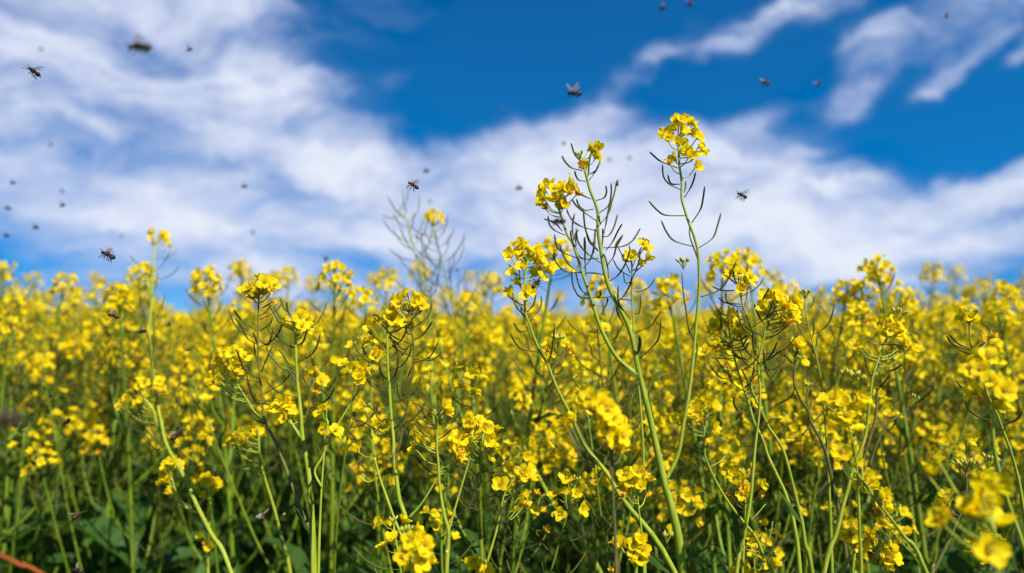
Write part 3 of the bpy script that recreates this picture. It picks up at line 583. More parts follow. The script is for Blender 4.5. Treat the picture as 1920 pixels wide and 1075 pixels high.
p = Plant('small rapeseed plant with grouped frontal flowers left of the pale main stem, low', .6)
p.stem(tr(Q9, [(1405, 215), (1408, 280), (1415, 420), (1435, 600)]) + [(1204, 1010), (1208, 1090)], 2.6, 5, down=True)
p.flowers(tr(Q9, [(1300, 175), (1350, 175, 'cup'), (1300, 255), (1350, 250, 'open'), (1335, 325, 'open'), (1255, 300), (1280, 370, 'old'), (1410, 165, 'cup'), (1490, 180), (1520, 220, 'cup'), (1440, 280, 'cup'), (1530, 370, 'old')])); p.buds(None, 5); p.done()
p = Plant('stubby rapeseed plant with scattered flowers near the curled leaf at the bottom', .6)
p.stem([(1195, 1000), (1194, 1030), (1192, 1080)], 4, 7, down=True); p.flowers([(1155, 1014), (1165, 1018, 'cup'), (1190, 1018), (1203, 1012), (1205, 1030), (1188, 1035), (1193, 1052), (1200, 1048, 'cup'), (1148, 1068, 'old')]); p.buds((1250, 1015), 6); p.done()

# --- right group
p = Plant('rapeseed plant with a wind-bent flower head leaning right, over dark curved pods', .65)
s_ = p.stem([(1452, 580), (1438, 607), (1431, 638), (1424, 670), (1422, 691), (1425, 742), (1422, 787), (1415, 845), (1408, 927), (1400, 978), (1389, 1029), (1381, 1072)], 3.4, 8.5, down=True)
p.flowers(tr(Z4, [(820, 470), (850, 480), (890, 450), (920, 470), (900, 500), (950, 500), (785, 560), (800, 600, 'cup'), (1000, 510), (1040, 500), (1060, 520), (980, 550), (1020, 570), (1050, 600), (1070, 560), (1000, 620), (960, 640),
                  (1010, 670, 'old'), (975, 680, 'old'), (940, 560), (930, 600), (1050, 640, 'cup')]))
p.pods([[(800, 700), (750, 620), (720, 540)], [(810, 660), (870, 600), (960, 580)], [(780, 820), (880, 780), (990, 700)], [(830, 700), (920, 680), (990, 690)], [(860, 770), (940, 730), (985, 700)], [(800, 800), (700, 740), (610, 680)],
        [(760, 560), (800, 480), (836, 415)], [(740, 1000), (830, 970), (900, 920), (935, 900)], [(820, 970), (870, 900), (900, 830)], [(790, 880), (800, 960), (815, 1040)]], Z4)
p.pods([[(890, 250), (960, 170), (1040, 120), (1105, 90)], [(950, 180), (1020, 110), (1055, 20)], [(900, 110), (840, 200), (750, 265)], [(930, 90), (950, 220), (985, 330)], [(890, 290), (830, 350), (790, 450)],
        [(910, 850), (950, 780), (1010, 715), (1110, 712)]], Q1)
p.leaf(Q3((820, 430)), Q3((760, 450)), 13); p.leaf(Q3((740, 840)), Q3((680, 420)), 22); p.leaf(Q3((830, 440)), Q3((890, 170)), 18)
p.buds(None, 5); p.auto_pods(s_, 6, .07, .30, L0=.018, L1=.034); p.done()

p = Plant('rapeseed plant with upright pods above its small flowers, right of the tallest plant', .66)
s_ = p.stem([(1384, 515), (1390, 561), (1397, 585), (1407, 614), (1416.6, 648), (1414, 690), (1408, 725), (1424, 763), (1440.6, 799.7), (1457, 824), (1471, 852), (1485.6, 906), (1496, 949), (1504, 982), (1510, 1023), (1522.5, 1074)], 3.2, 9, down=True)
p.flowers(tr(Z4, [(520, 280), (545, 290), (600, 290), (640, 395), (660, 340), (690, 360), (700, 330), (660, 410, 'old'), (625, 420, 'cup')]))
p.pods([[(520, 340), (495, 310), (483, 285)], [(590, 400), (565, 330), (560, 280)], [(610, 430), (610, 370), (622, 310)], [(640, 380), (660, 320), (668, 255)], [(620, 480), (700, 440), (760, 390), (793, 337)],
        [(628, 560), (540, 545), (500, 500), (505, 430)], [(640, 660), (600, 650), (580, 610), (598, 570)], [(600, 430), (480, 435), (392, 402)], [(620, 540), (500, 530), (440, 490)], [(600, 400), (540, 350), (520, 330)]], Z4, w=2.8)
p.pods([[(795, 400), (770, 330), (735, 255)], [(760, 430), (790, 400), (790, 370)], [(970, 465), (880, 480), (800, 478)]], Q1)
p.leaf(Q3((1290, 610)), Q3((1090, 330)), 22); p.leaf(Q3((1270, 600)), Q3((1330, 620)), 12); p.auto_pods(s_, 7, .06, .30, L0=.018, L1=.034); p.done()

p = Plant('rapeseed plant with crumpled orange-tinged flowers below the wind-bent head', .68)
s_ = p.stem([(1366, 612), (1370.6, 640.7), (1381, 687), (1393.5, 726), (1404, 757), (1414, 791.5), (1430, 824), (1440.6, 857), (1457, 892), (1475, 933), (1490, 990), (1500, 1080)], 3.5, 9, down=True, m='stem')
p.flowers(tr(Z4, [(440, 610), (470, 650), (540, 600), (560, 620), (500, 680, 'old'), (570, 690), (600, 690), (640, 740), (660, 760), (620, 770, 'old'), (440, 890, 'old'), (470, 860), (520, 860), (410, 860), (330, 900), (400, 700), (370, 740, 'old'), (580, 750), (450, 720), (410, 800)]))
p.pods([[(530, 850), (440, 810), (415, 760)], [(545, 880), (620, 870), (670, 800)], [(555, 900), (600, 950), (650, 970)], [(510, 780), (470, 720), (455, 640)], [(520, 840), (440, 790), (408, 760)], [(560, 700), (620, 650), (640, 620)],
        [(545, 800), (600, 820), (680, 780)], [(570, 960), (500, 960), (390, 955)]], Z4)
p.pods([[(715, 345), (560, 340), (490, 280), (452, 235)], [(750, 455), (650, 380), (615, 300), (603, 225)], [(820, 630), (715, 635), (670, 590), (660, 510)], [(640, 100), (700, 150), (770, 165)], [(660, 90), (760, 70), (800, 10)], [(640, 60), (570, 20)]], Q1)
p.done()

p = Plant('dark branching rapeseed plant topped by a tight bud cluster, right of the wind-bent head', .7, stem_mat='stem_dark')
s_ = p.stem(tr(Q1, [(1225, 150), (1222, 220), (1215, 280), (1220, 400), (1280, 540), (1340, 630), (1370, 740), (1430, 850), (1500, 1000)]) + [(1560, 900), (1580, 1000), (1590, 1090)], 4, 10, down=True)
p.flowers(tr(Q1, [(1200, 30), (1240, 20), (1265, 15, 'cup'), (1225, 60, 'cup'), (1115, 110, 'old'), (1310, 195, 'cup')])); p.buds(None, 9, size=1.2); p.buds(Q1((1270, 200)), 6)
p.stem(tr(Q1, [(1330, 440), (1335, 560), (1345, 630)]), 2.5, 4); p.pods([[(1350, 640), (1370, 590), (1375, 530)], [(1220, 380), (1210, 470), (1160, 530), (1035, 590)], [(1110, 885), (1260, 880), (1350, 790), (1470, 660)], [(1220, 210), (1160, 160), (1110, 100)]], Q1)
p.buds(Q1((1345, 450)), 5, br=s_); p.flowers(tr(Q1, [(1300, 680), (1310, 740), (1330, 720, 'cup')]), br=p.items[-6] if False else s_, dd=.05); p.done()

p = Plant('thin upright rapeseed plant with a lone green bud tip against the blue, right of centre', .72)
s_ = p.stem(tr(Z4, [(1115, 490), (1115, 590), (1150, 750), (1190, 900), (1215, 1010), (1240, 1150)]) + [(1548, 800), (1556, 950), (1560, 1090)], 2.6, 7, down=True)
p.buds(None, 8, size=1.1); p.auto_pods(s_, 6, .06, .3, L0=.015, L1=.03); p.pods([[(1170, 800), (1185, 720), (1175, 640)], [(1195, 900), (1205, 830), (1210, 775)]], Z4); p.done()

p = Plant('rapeseed plant with tangled yellow flowers around a dark bud tip, right side', .68)
s_ = p.stem(tr(Q8, [(480, 860), (420, 920), (380, 1000)]) + [(1656.8, 650), (1645.5, 677), (1635, 713.7), (1629, 763), (1623, 814), (1608.7, 857), (1598, 882), (1590, 916), (1580, 950), (1567.5, 1002), (1545, 1072)], 4, 9, down=True)
p.flowers(tr(Q8, [(350, 800), (380, 790), (410, 830), (440, 800), (480, 830), (450, 870), (510, 850), (560, 880), (520, 900, 'cup'), (400, 900), (430, 920, 'old'), (490, 780), (540, 830), (600, 960), (570, 1000), (620, 1000), (530, 1020, 'old'), (470, 1040), (640, 1040), (120, 1000), (160, 1030, 'cup')]))
p.buds(tr(Q8, [(495, 780)])[0], 8, size=1.4)
p.pods([[(275, 330), (230, 260), (195, 120)], [(280, 340), (330, 210), (430, 160)], [(390, 200), (450, 120), (570, 90)], [(400, 280), (470, 260), (545, 215)], [(320, 450), (370, 390), (435, 310)], [(350, 30), (460, 30), (540, 40)]], Q2)
p.stem(tr(Q2, [(315, 430), (310, 560), (300, 700), (260, 850), (200, 1050), (150, 1300)]), 4, 7, m='stem_dark')
p.stem(tr(Q2, [(640, 560), (560, 650), (420, 750), (350, 850), (290, 1000), (240, 1150)]), 2.5, 6, m='stem_dark'); p.buds(None, 6)
p.done()

p = Plant('near rapeseed plant holding big bright petals above one flat edge-on flower, right side', .55)
s_ = p.stem([(1592, 740), (1588, 771), (1594, 810), (1602.5, 845), (1608, 900), (1612, 1000), (1615, 1090)], 3, 7, down=True)
p.flowers([(1546, 746), (1560, 743), (1574, 742), (1580, 755), (1592, 760), (1578, 772), (1588, 778), (1598, 765), (1572, 782, 'cup'), (1590, 790), (1607, 757, 'cup'), (1618, 744, 'cup'), (1628, 748)])
p.flower(1607, 801, 'open', axis=(0, -.15, 1), size=1.15); p.buds((1594, 722), 9, size=1.5); p.buds((1606, 728), 8, size=1.4)
p.flowers([(1577, 845), (1574, 855, 'cup'), (1580, 862)], dd=-.03); p.done()

p = Plant('rapeseed plant with a claw-like tuft of dark buds at its tip, far right', .66)
s_ = p.stem(tr(Q8, [(1160, 790), (1165, 950), (1185, 1060)]) + [(1825.6, 675), (1842, 709.6), (1852, 742), (1868.6, 775), (1879, 804), (1897, 853), (1915, 930), (1935, 1090)], 3.2, 8, down=True)
p.flowers(tr(Q8, [(1130, 730), (1100, 740), (1170, 780, 'old'), (1200, 740, 'cup'), (1170, 740)])); p.buds(None, 8, size=1.5)
p.pods([[(1165, 1050), (1060, 1000), (975, 920)], [(1170, 1060), (1020, 1010), (950, 930)], [(1180, 1040), (1230, 1000), (1260, 980)]], Q8)
p.pods([[(1190, 130), (1090, 90), (985, 10)], [(1200, 120), (1260, 50), (1310, 0)], [(1165, 470), (1090, 420), (1040, 360)], [(1430, 740), (1260, 700), (1150, 620), (1125, 540)], [(1470, 770), (1590, 720), (1650, 640)]], Q2)
p.flowers(tr(Q8, [(1290, 960), (1330, 950), (1360, 930, 'old'), (1400, 920, 'old')])); p.done()

p = Plant('near rapeseed plant with a large translucent blossom spread wide, far right', .5)
s_ = p.stem([(1862, 722), (1862.5, 767), (1861.5, 808), (1866.6, 853), (1879, 906), (1895, 957), (1916, 1019), (1930, 1090)], 4.5, 10, down=True)
p.flowers(tr(Q2, [(1350, 350), (1420, 380), (1480, 400), (1500, 450), (1440, 460), (1540, 430), (1200, 260), (1260, 240), (1300, 280, 'cup'), (1310, 140), (1350, 130), (1240, 150), (1430, 160, 'cup'), (1510, 540), (1440, 590), (1200, 460, 'cup'), (1270, 540)]), size=1.1)
p.buds(Q2((1400, 230)), 6); p.pods([[(1400, 440), (1460, 320), (1510, 200)]], Q2); p.done()

p = Plant('nearest rapeseed plant, large out-of-focus petals filling the lower right corner', .41)
s_ = p.stem([(1862, 985), (1868, 1040), (1872, 1120), (1875, 1250)], 6, 9, down=True)
p.flower(1856, 1030, 'open', dd=-.02, axis=(.05, -1, .25), size=1.35)
p.flowers([(1870, 905), (1850, 925), (1822, 940), (1838, 962), (1872, 975), (1818, 955, 'cup'), (1775, 962), (1760, 975)], dd=.01, size=1.25)
p.flowers([(1745, 880), (1750, 862), (1838, 890, 'cup')], dd=.05); p.done()

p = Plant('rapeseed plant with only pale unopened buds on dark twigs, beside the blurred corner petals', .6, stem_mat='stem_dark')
s_ = p.stem(tr(Q4, [(1130, 170), (1135, 300), (1100, 470), (1040, 620), (950, 820), (830, 1060)]) + [(1745, 1090)], 3, 8, down=True)
p.buds(Q4((1130, 140)), 9, size=1.3); p.buds(Q4((1080, 130)), 7); p.buds(Q4((1200, 120)), 7); p.stem(tr(Q4, [(1330, 100), (1230, 200), (1140, 300)]), 2.5, 3); p.buds(None, 9, size=1.3)
p.stem(tr(Q4, [(1200, 60), (1190, 180), (1150, 280)]), 2, 3); p.flowers(tr(Q4, [(950, 340), (930, 430), (890, 460, 'cup')]), br=s_); p.leaf(Q4((960, 780)), Q4((1010, 650)), 13); p.leaf(Q4((960, 780)), Q4((1040, 740)), 8)
p.flowers(tr(Q2, [(1180, 900), (1430, 970)]), dd=.0, br=s_); p.done()

p = Plant('slanting rapeseed stalk strung with flowers along its side, bottom right', .58)
s_ = p.stem([(1600.5, 879.6), (1631, 920.5), (1658, 957), (1694.6, 1006), (1735.6, 1072)], 3.5, 9, down=True)
p.flowers(tr(Q4, [(140, 240), (200, 230), (270, 270), (240, 300), (390, 340), (370, 370), (310, 450), (400, 430), (420, 480), (330, 510, 'old'), (380, 610), (430, 640), (470, 690), (520, 760), (520, 690), (560, 700, 'cup'), (150, 80), (190, 190)]), dd=.015); p.done()

p = Plant('bushy rapeseed plant with many small flowers bunched at the bottom, right of centre', .6)
s_ = p.stem([(1600, 1000), (1604, 1030), (1598, 1080)], 3.5, 6, down=True)
p.flowers(tr(Q4, [(30, 730), (70, 720), (110, 740), (60, 780, 'cup'), (230, 700), (270, 720), (300, 740), (240, 780), (230, 830), (140, 830, 'old'), (180, 900, 'cup'), (165, 1020, 'cup'), (150, 1000)]))
p.stem([(1650, 1000), (1655, 1030), (1650, 1080)], 3, 5); p.flowers(tr(Q4, [(410, 830), (440, 850), (390, 900), (420, 930), (470, 920), (520, 930), (430, 1000), (380, 970)])); p.leaf((1570, 1085), (1600, 1040), 20); p.done()

p = Plant('rapeseed plant with two small frontal blossoms behind the leaning pale stem, lower right', .68)
s_ = p.stem([(1396, 905), (1397.6, 937), (1396, 990), (1392, 1080)], 2.6, 6, down=True)
p.flowers(tr(Q3, [(720, 260), (740, 280), (770, 290, 'open'), (740, 350, 'open'), (790, 370), (780, 330, 'cup'), (930, 265, 'cup'), (915, 350, 'old'), (610, 370, 'old'), (640, 380, 'old'), (660, 110, 'open'), (620, 140), (680, 180), (640, 170), (720, 180), (800, 160)])); p.buds(Q3((755, 215)), 6, size=1.4); p.done()
p = Plant('wiry rapeseed stalk with thin bare pods curving down across the lower right', .66)
s_ = p.stem(tr(Q1, [(405, 640), (395, 760), (390, 900), (400, 1030)]) + [(1322, 855), (1332, 881.6), (1354.6, 924.6), (1383, 965.5), (1416, 1006.5), (1432, 1043), (1447, 1074)], 3, 7, down=True)
p.pods([[(820, 590), (880, 530), (955, 440)], [(850, 690), (910, 630), (955, 570)], [(920, 835), (990, 750), (1020, 600)], [(970, 920), (1040, 780), (1085, 620)], [(920, 880), (830, 870), (770, 855)], [(450, 100), (540, 50), (585, 0)]], Q3, w=2, m='stem')
p.flowers(tr(Q1, [(290, 600), (310, 640), (270, 660), (370, 560), (380, 590), (140, 720), (190, 725, 'cup'), (490, 600, 'cup'), (470, 610), (510, 780, 'cup'), (360, 720, 'old')]))
p.pods([[(400, 660), (460, 680), (515, 640)], [(400, 1040), (300, 1000), (200, 940)], [(400, 1020), (490, 910), (550, 835)]], Q1, w=2); p.done()

# --- left group
p = Plant('tall leaning rapeseed plant whose top rises soft against the white cloud, far left', .95)
s_ = p.stem([(292, 455, 1.15), (288, 491.6, 1.12), (286, 534.6, 1.08), (282, 594, 1.0), (280, 644, .95), (284.5, 681, .92), (292.7, 742, .88), (303, 793.5, .85), (313, 835, .82), (345, 894, .78), (371.6, 953, .75), (398, 1004, .72), (433, 1072, .7)], 3.2, 8.5, down=True)
p.flowers(tr(A5, [(1090, 75), (1085, 130), (1130, 185, 'old'), (1170, 120), (1190, 100), (1220, 90), (1235, 160), (1265, 195), (1210, 130), (1110, 180)]), size=1.05)
p.auto_pods(s_, 26, .04, .5)
s2 = p.stem([(271, 505, 1.15), (278, 530, 1.12), (283, 580, 1.05)], 3, 5); p.auto_head(s2, 12)
s3 = p.stem(tr(A1, [(1250, 400), (1300, 500), (1400, 620), (1440, 760), (1500, 860)]), 3, 6, d=.86); p.flowers(tr(A1, [(1290, 350), (1320, 370), (1260, 400), (1200, 450), (1150, 500), (1120, 520), (1180, 530), (1080, 580), (1110, 590), (1250, 520), (1290, 540), (1250, 570), (1340, 590), (1370, 610), (1460, 360), (1500, 440), (1470, 440), (1410, 430)]))
p.leaf(A4((350, 500)), A4((150, 395)), 8, .76); p.leaf(A4((640, 1000)), A4((600, 790)), 20, .71); p.leaf(A4((660, 1060)), A4((700, 930)), 14, .71)
p.flowers(tr(A3, [(1560, 50), (1520, 80), (1490, 110), (1490, 215, 'cup'), (1530, 220), (1460, 230), (1540, 170), (1520, 310, 'old'), (1550, 320), (1640, 80)]), br=p.stem([(322, 895, .8), (330, 920, .79), (352, 955, .765)], 2, 3)); p.done()

p = Plant('narrow rapeseed plant with a low flower tier behind the curved stem, lower left of centre', .78)
s_ = p.stem([(483, 802), (485, 820), (487, 857), (496.5, 896), (515, 957), (529, 1015), (543.6, 1072)], 4, 8, down=True)
p.flowers(tr(A2, [(870, 780), (890, 830), (920, 850), (860, 860), (690, 840), (740, 850), (790, 840), (600, 910), (650, 890), (720, 900), (660, 940), (770, 920)])); p.pods([[(920, 180), (860, 140), (780, 110)], [(920, 100), (820, 105), (740, 90)], [(1100, 580), (1140, 530)]], A4, m='stem'); p.done()
p = Plant('thin straight rapeseed stem standing parallel to the thick one, lower left of centre', .64)
s_ = p.stem([(615, 790), (612, 820), (607, 861), (603, 916), (600, 978), (597, 1074)], 3, 6, down=True)
p.flowers(tr(A2, [(1490, 820), (1480, 800), (1520, 840, 'cup'), (1610, 800), (1640, 830), (1460, 630), (1500, 600)])); p.leaf((603, 905), (625, 880), 9); p.leaf((603, 905), (585, 900), 5)
p.stem(tr(Q6, [(370, 230), (300, 370), (170, 590), (0, 880)]) + [(604, 858), (590, 885), (604, 915)], 3.5, 5); p.flowers(tr(Q6, [(240, 230), (225, 250), (265, 310), (260, 340), (350, 250), (330, 290, 'cup'), (140, 270), (75, 210, 'old'), (115, 190), (290, 230)])); p.done()
p = Plant('half-hidden rapeseed plant with a soft yellow knot above one dark stem, lower left', .85)
s_ = p.stem([(392, 895), (395, 930), (392, 1000), (390, 1085)], 3, 6, down=True); p.flowers(tr(A4, [(400, 200), (430, 190), (450, 220), (420, 240), (500, 240), (520, 260), (490, 310), (400, 355), (370, 720), (420, 800), (440, 830)])); p.done()
p = Plant('rapeseed plant with two bare forked stems crossing behind the open flower, bottom centre', .85)
s_ = p.stem([(951, 751), (966, 795), (981.5, 836), (1016.7, 906.7), (1057, 977), (1122, 1067)], 5, 10, down=True); p.leaf(Q9((930, 850)), Q9((850, 680)), 22, .85); p.leaf(Q9((700, 500)), Q9((560, 380)), 14, .85)
p.flowers([(975, 745), (990, 750), (968, 740), (985, 765), (1000, 800), (1035, 830)]); p.done()

# --- soft plants just behind, against the sky
p = Plant('bare podded rapeseed plant, two feathery blurred stems in front of the cloud left of centre', 1.12)
s_ = p.stem(tr(A6, [(215, 110), (290, 200), (340, 400), (390, 560), (440, 780), (480, 940)]) + [(808, 640), (815, 760), (825, 950)], 3, 7, down=True); p.auto_pods(s_, 34, .0, .5, L0=.04, L1=.065)
s2 = p.stem(tr(A6, [(515, 250), (560, 420), (610, 600), (660, 800), (720, 1060)]) + [(862, 680), (840, 840)], 2.6, 5); p.auto_pods(s2, 26, .06, .7, L0=.035, L1=.055)
p.flowers(tr(A6, [(465, 165), (475, 190), (510, 130), (530, 170), (570, 130), (590, 165), (600, 205), (520, 225)]), br=s2); p.done()
HEADS = [  # rapeseed plants of the second row whose flower heads stand out: x, y of the tip, depth, label
 (1643, 495, 1.0, 'rapeseed plant with a large round soft flower head, tallest of the right-hand blurred ones'),
 (1690, 548, 1.15, 'rapeseed plant with a wide flat mushroom-like blurred head, right of the round one'),
 (1750, 500, 1.6, 'rapeseed plant with a small pale faded head high in the blue, right side'),
 (1590, 535, 1.05, 'rapeseed plant with a ragged tall yellow head left of the large round soft one'),
 (1800, 572, 1.25, 'rapeseed plant with a domed blurred head beneath the open blue on the right'),
 (1768, 582, 1.2, 'rapeseed plant with one compact orange-yellow knob below the pale faded head'),
 (1888, 541, 1.15, 'rapeseed plant with a flat-topped blurred head close to the right edge'),
 (1868, 572, 1.1, 'rapeseed plant with stacked blurred tiers of yellow near the right edge'),
 (385, 512, 1.1, 'rapeseed plant on a slanting soft stem with ragged yellow head, left of the budded one'),
 (628, 503, 1.0, 'rapeseed plant with a bright cap-shaped blurred head below the small dark insect, left of centre'),
 (728, 510, 1.45, 'rapeseed plant with a round beaded soft head left of the bare podded stems'),
 (125, 520, 1.3, 'rapeseed plant with an isolated winged yellow head over the blue at far left'),
 (925, 520, 1.4, 'rapeseed plant with a small pointed head left of the dense sunlit head'),
 (683, 548, 1.1, 'rapeseed plant with a chunky blurred yellow head between the two podded groups'),
 (1250, 532, .95, 'rapeseed plant with a broad soft head directly left of the high thin bare stem'),
 (1125, 528, .95, 'rapeseed plant with a blurred head glimpsed between the crossing branches of the tallest'),
 (1355, 484, 1.0, 'rapeseed plant with loose yellow beads in the sky just right of the high thin stem'),
 (1400, 478, 1.02, 'rapeseed plant with a lumpy soft head behind the upright pods'),
 (1475, 540, 1.2, 'rapeseed plant with twin soft yellow knobs left of the lone green bud tip'),
 (1042, 458, .9, 'rapeseed plant showing a single soft yellow tuft through the pods of the tallest plant'),
 (450, 497, 1.6, 'rapeseed plant with one tiny far head poking above the left field'),
 (540, 508, 1.6, 'rapeseed plant with a tiny soft head between the budded and cap-headed plants'),
 (222, 545, 1.1, 'rapeseed plant with a heavy bright blurred head under the sharp bee on the left'),
 (880, 556, 1.15, 'rapeseed plant with a knotted blurred head just right of the bare podded stems'),
 (30, 560, 1.3, 'rapeseed plant with a wide soft head at the very left edge of the field'),
]

# ------------------------------------------------------------------ field plants: prototypes with parts, copied
def make_proto(seed, H=1.25, rich=1.0, bare=False, nbr=None, gap=0):
    """meshes of a whole plant: stem (with pods), flower heads, leaves; origin on the soil, main tip at (0,0,H)"""
    random.seed(seed); st = MB(); heads = []; leaves = []
    bend = rnd(0, 6.28); bx, by = math.cos(bend) * rnd(.02, .08), math.sin(bend) * rnd(.02, .08)
    main = [Vector((bx * math.sin(math.pi * t), by * math.sin(math.pi * t), H * t)) for t in [0, .2, .4, .6, .75, .87, .95, 1]]
    def raceme(path, podlen, npod, nfl):
        SP = smooth(path, 4); n = len(SP); tip = SP[-1]; up = (SP[-1] - SP[-3]).normalized(); acc = [0]
        for i in range(1, n): acc.append(acc[-1] + (SP[i] - SP[i - 1]).length)
        def pt(d):      # distance below the tip
            s = max(0, acc[-1] - d)
            for i in range(1, n):
                if acc[i] >= s: return SP[i - 1].lerp(SP[i], (s - acc[i - 1]) / max(1e-6, acc[i] - acc[i - 1])), (SP[i] - SP[i - 1]).normalized()
            return SP[0], up
        for i in range(npod):
            b, sd_ = pt(.035 + podlen * (i + .5) / npod); out = Quaternion(sd_, i * 2.4 + rnd(-.4, .4)) @ sd_.orthogonal().normalized()
            upv = (sd_ + Vector((0, 0, .5))).normalized(); pp, k = pod_path(b, upv, out, rnd(.012, .02), rnd(.028, .055) * (.55 + .45 * min(1, (i + 2) / 5)), rnd(.16, .34), n=7)
            add_pod(st, pp, k, rnd(.0009, .0012), 'pod', 4)
        hd = MB(); x = up.orthogonal().normalized()
        if nfl:
            for i in range(nfl):
                f = (i + .5) / nfl; out = Quaternion(up, i * 2.4 + rnd(-.3, .3)) @ x; b, _ = pt(.002 + .035 * f)
                q = tip + out * rnd(.011, .022) * (.6 + .6 * f) + up * (.008 - .038 * f); ax = (out * rnd(.4, 1.1) + up * .7 + rv(.4)).normalized()
                tube(hd, [b, b.lerp(q, .55) - up * .002, q], [.0005] * 3, 'stem', 4, cap=False)
                hd.addT(random.choice(FTL[:5] if rnd(0, 1) < .95 else FTL[5:]), orient(q, ax, s=rnd(.82, 1.0)))
        buds_into(hd, tip, up, 5 if nfl else 3); heads.append((hd, tip))
        return SP
    SPm = raceme(main, rnd(.12, .2), random.randint(10, 18) if not bare else 26, 0 if bare else int(rnd(11, 19) * rich))
    tube(st, SPm, [.0052 - .0038 * (i / (len(SPm) - 1)) for i in range(len(SPm))], 'stem_field', 6)
    nb = nbr or random.randint(7, 10); a0 = rnd(0, 6)
    for b in range(nb):
        f = .48 + .40 * b / nb; a = a0 + b * 2.4; z0 = H * f; i = min(range(len(SPm)), key=lambda k: abs(SPm[k].z - z0)); p0 = SPm[i]
        o = Vector((math.cos(a), math.sin(a), 0)); top = H - gap - (rnd(.03, .20) if b < nb - 2 else rnd(.01, .10)); top = max(top, z0 + .12); ln = top - z0; sp = rnd(.28, .5) * ln
        path = [p0, p0 + o * sp * .45 + Vector((0, 0, ln * .22)), p0 + o * sp * .8 + Vector((0, 0, ln * .6)), p0 + o * sp + Vector((rnd(-.02, .02), rnd(-.02, .02), ln))]
        SPb = raceme(path, min(.14, ln * .5), random.randint(4, 11), int(rnd(5, 15) * rich))
        tube(st, SPb, [.0026 - .0016 * (k / (len(SPb) - 1)) for k in range(len(SPb))], 'stem_field', 5)
        Ll = rnd(.05, .10) * (1.3 if f < .6 else .8); mb = MB(); mb.addT(leaf_tpl(Ll, Ll * rnd(.2, .3), R(rnd(10, 80))), Matrix.Translation(p0) @ Matrix.Rotation(a, 4, 'Z')); leaves.append((mb, p0))
    for b in range(9):
        f = .22 + .48 * b / 9; a = a0 + 1 + b * 2.2; i = min(range(len(SPm)), key=lambda k: abs(SPm[k].z - H * f)); p0 = SPm[i]
        Ll = rnd(.12, .20); mb = MB(); mb.addT(leaf_tpl(Ll, Ll * rnd(.25, .38), R(rnd(40, 110)), wav=.006), Matrix.Translation(p0) @ Matrix.Rotation(a, 4, 'Z') @ Matrix.Rotation(rnd(.1, .5), 4, 'Y')); leaves.append((mb, p0))
    return st, heads, leaves
NP = 13
PROTO = []
for k in range(NP):
    st, heads, leaves = make_proto(900 + k, rich=1.0 if k < 9 else 1.35, bare=False, nbr=None if k < 9 else 6, gap=0 if k < 9 else .07)
    PROTO.append(dict(stem=st.mesh('stem'), heads=[], leaves=[], st=st, hb=heads, lb=leaves))
    for hd, tip in heads:
        hd2 = MB(); hd2.v = [(a - tip.x, b - tip.y, c - tip.z) for a, b, c in hd.v]; hd2.f, hd2.m, hd2.mats = hd.f, hd.m, hd.mats
        PROTO[-1]['heads'].append((hd2.mesh('flower_head'), tip.copy()))
    for lb, p0 in leaves:
        l2 = MB(); l2.v = [(a - p0.x, b - p0.y, c - p0.z) for a, b, c in lb.v]; l2.f, l2.m, l2.mats = lb.f, lb.m, lb.mats
        PROTO[-1]['leaves'].append((l2.mesh('leaf'), p0.copy()))
def place(k, x, y, rz, H, label, group, nleaf=99, tilt=(0, 0)):
    pr = PROTO[k]; s = H / 1.25; root = tag(empty('rapeseed_plant', (x, y, 0)), label, 'plant', group)
    root.rotation_euler = (tilt[0], tilt[1], rz); root.scale = (s ** .4, s ** .4, s)
    def ch(me, name, loc):
        o = bpy.data.objects.new(name, me); col.objects.link(o); o.parent = root; o.location = loc
    ch(pr['stem'], 'stem', (0, 0, 0))
    for me, p0 in pr['heads']: ch(me, 'flower_head', p0)
    for me, p0 in pr['leaves'][:nleaf]: ch(me, 'leaf', p0)
random.seed(5)
for i, (px, py, d, lab) in enumerate(HEADS):
    q = at(px, py, d); place(9 + i % 4, q.x, q.y, rnd(0, 6.28), q.z - .004, lab, None)
ZONES = [(250, 'at the left edge, before the tall leaning plant'), (480, 'between the tall leaning plant and the budded one'), (730, 'behind the fanned pods, left of centre'),
         (980, 'under the bare feathery podded stems'), (1290, 'behind the crossing branches of the tallest plant'), (1540, 'behind the wind-bent head'), (9999, 'behind the claw-tipped plant at the right')]
def zone(x, y):
    px = 960 + F * x / y; t = next(b for a, b in ZONES if px < a)
    row = 'half-sharp rapeseed plant in the front thicket' if y < 1.35 else ('softly blurred rapeseed plant in middle rows' if y < 2.2 else 'small far-blurred rapeseed plant in back rows')
    return row + ' ' + t, row.split(' plant ')[0].replace('rapeseed', 'rapeseed plants') + ' ' + t
cells = []
spots = []
def canopy(x, y): return 1.275 - .045 * math.exp(-((x - .0) / 1.2) ** 2) * 0 + (.035 if x < -.35 * y else 0) * min(1, y / 2) - .012 * math.sin(x * 3 + y)
tries = 0
NEAR = 0
while len(spots) < 232 and tries < 60000:
    tries += 1
    y = .96 + (3.0 - .96) * rnd(0, 1) ** .6; x = rnd(-.86, .86) * y
    if y < 1.25 and x < -.2 * y and rnd(0, 1) < .7: continue
    m = .075 if y < 1.6 else .10
    if any((x - a) ** 2 + (y - b) ** 2 < m * m for a, b in spots): continue
    spots.append((x, y))
for i, (x, y) in enumerate(spots):
    far = min(1, max(0, (y - .85) / 1.1))
    H = canopy(x, y) + random.triangular(-.13, .085, -.01) - (1 - far) * .03
    if rnd(0, 1) < .2 and y > 1.3: H = rnd(1.30, 1.30 + .05 * y)
    lab_, grp_ = zone(x, y)
    place(random.randrange(NP), x, y, rnd(0, 6.28), H, lab_, grp_, nleaf=99, tilt=(rnd(-.07, .07), rnd(-.07, .07)))

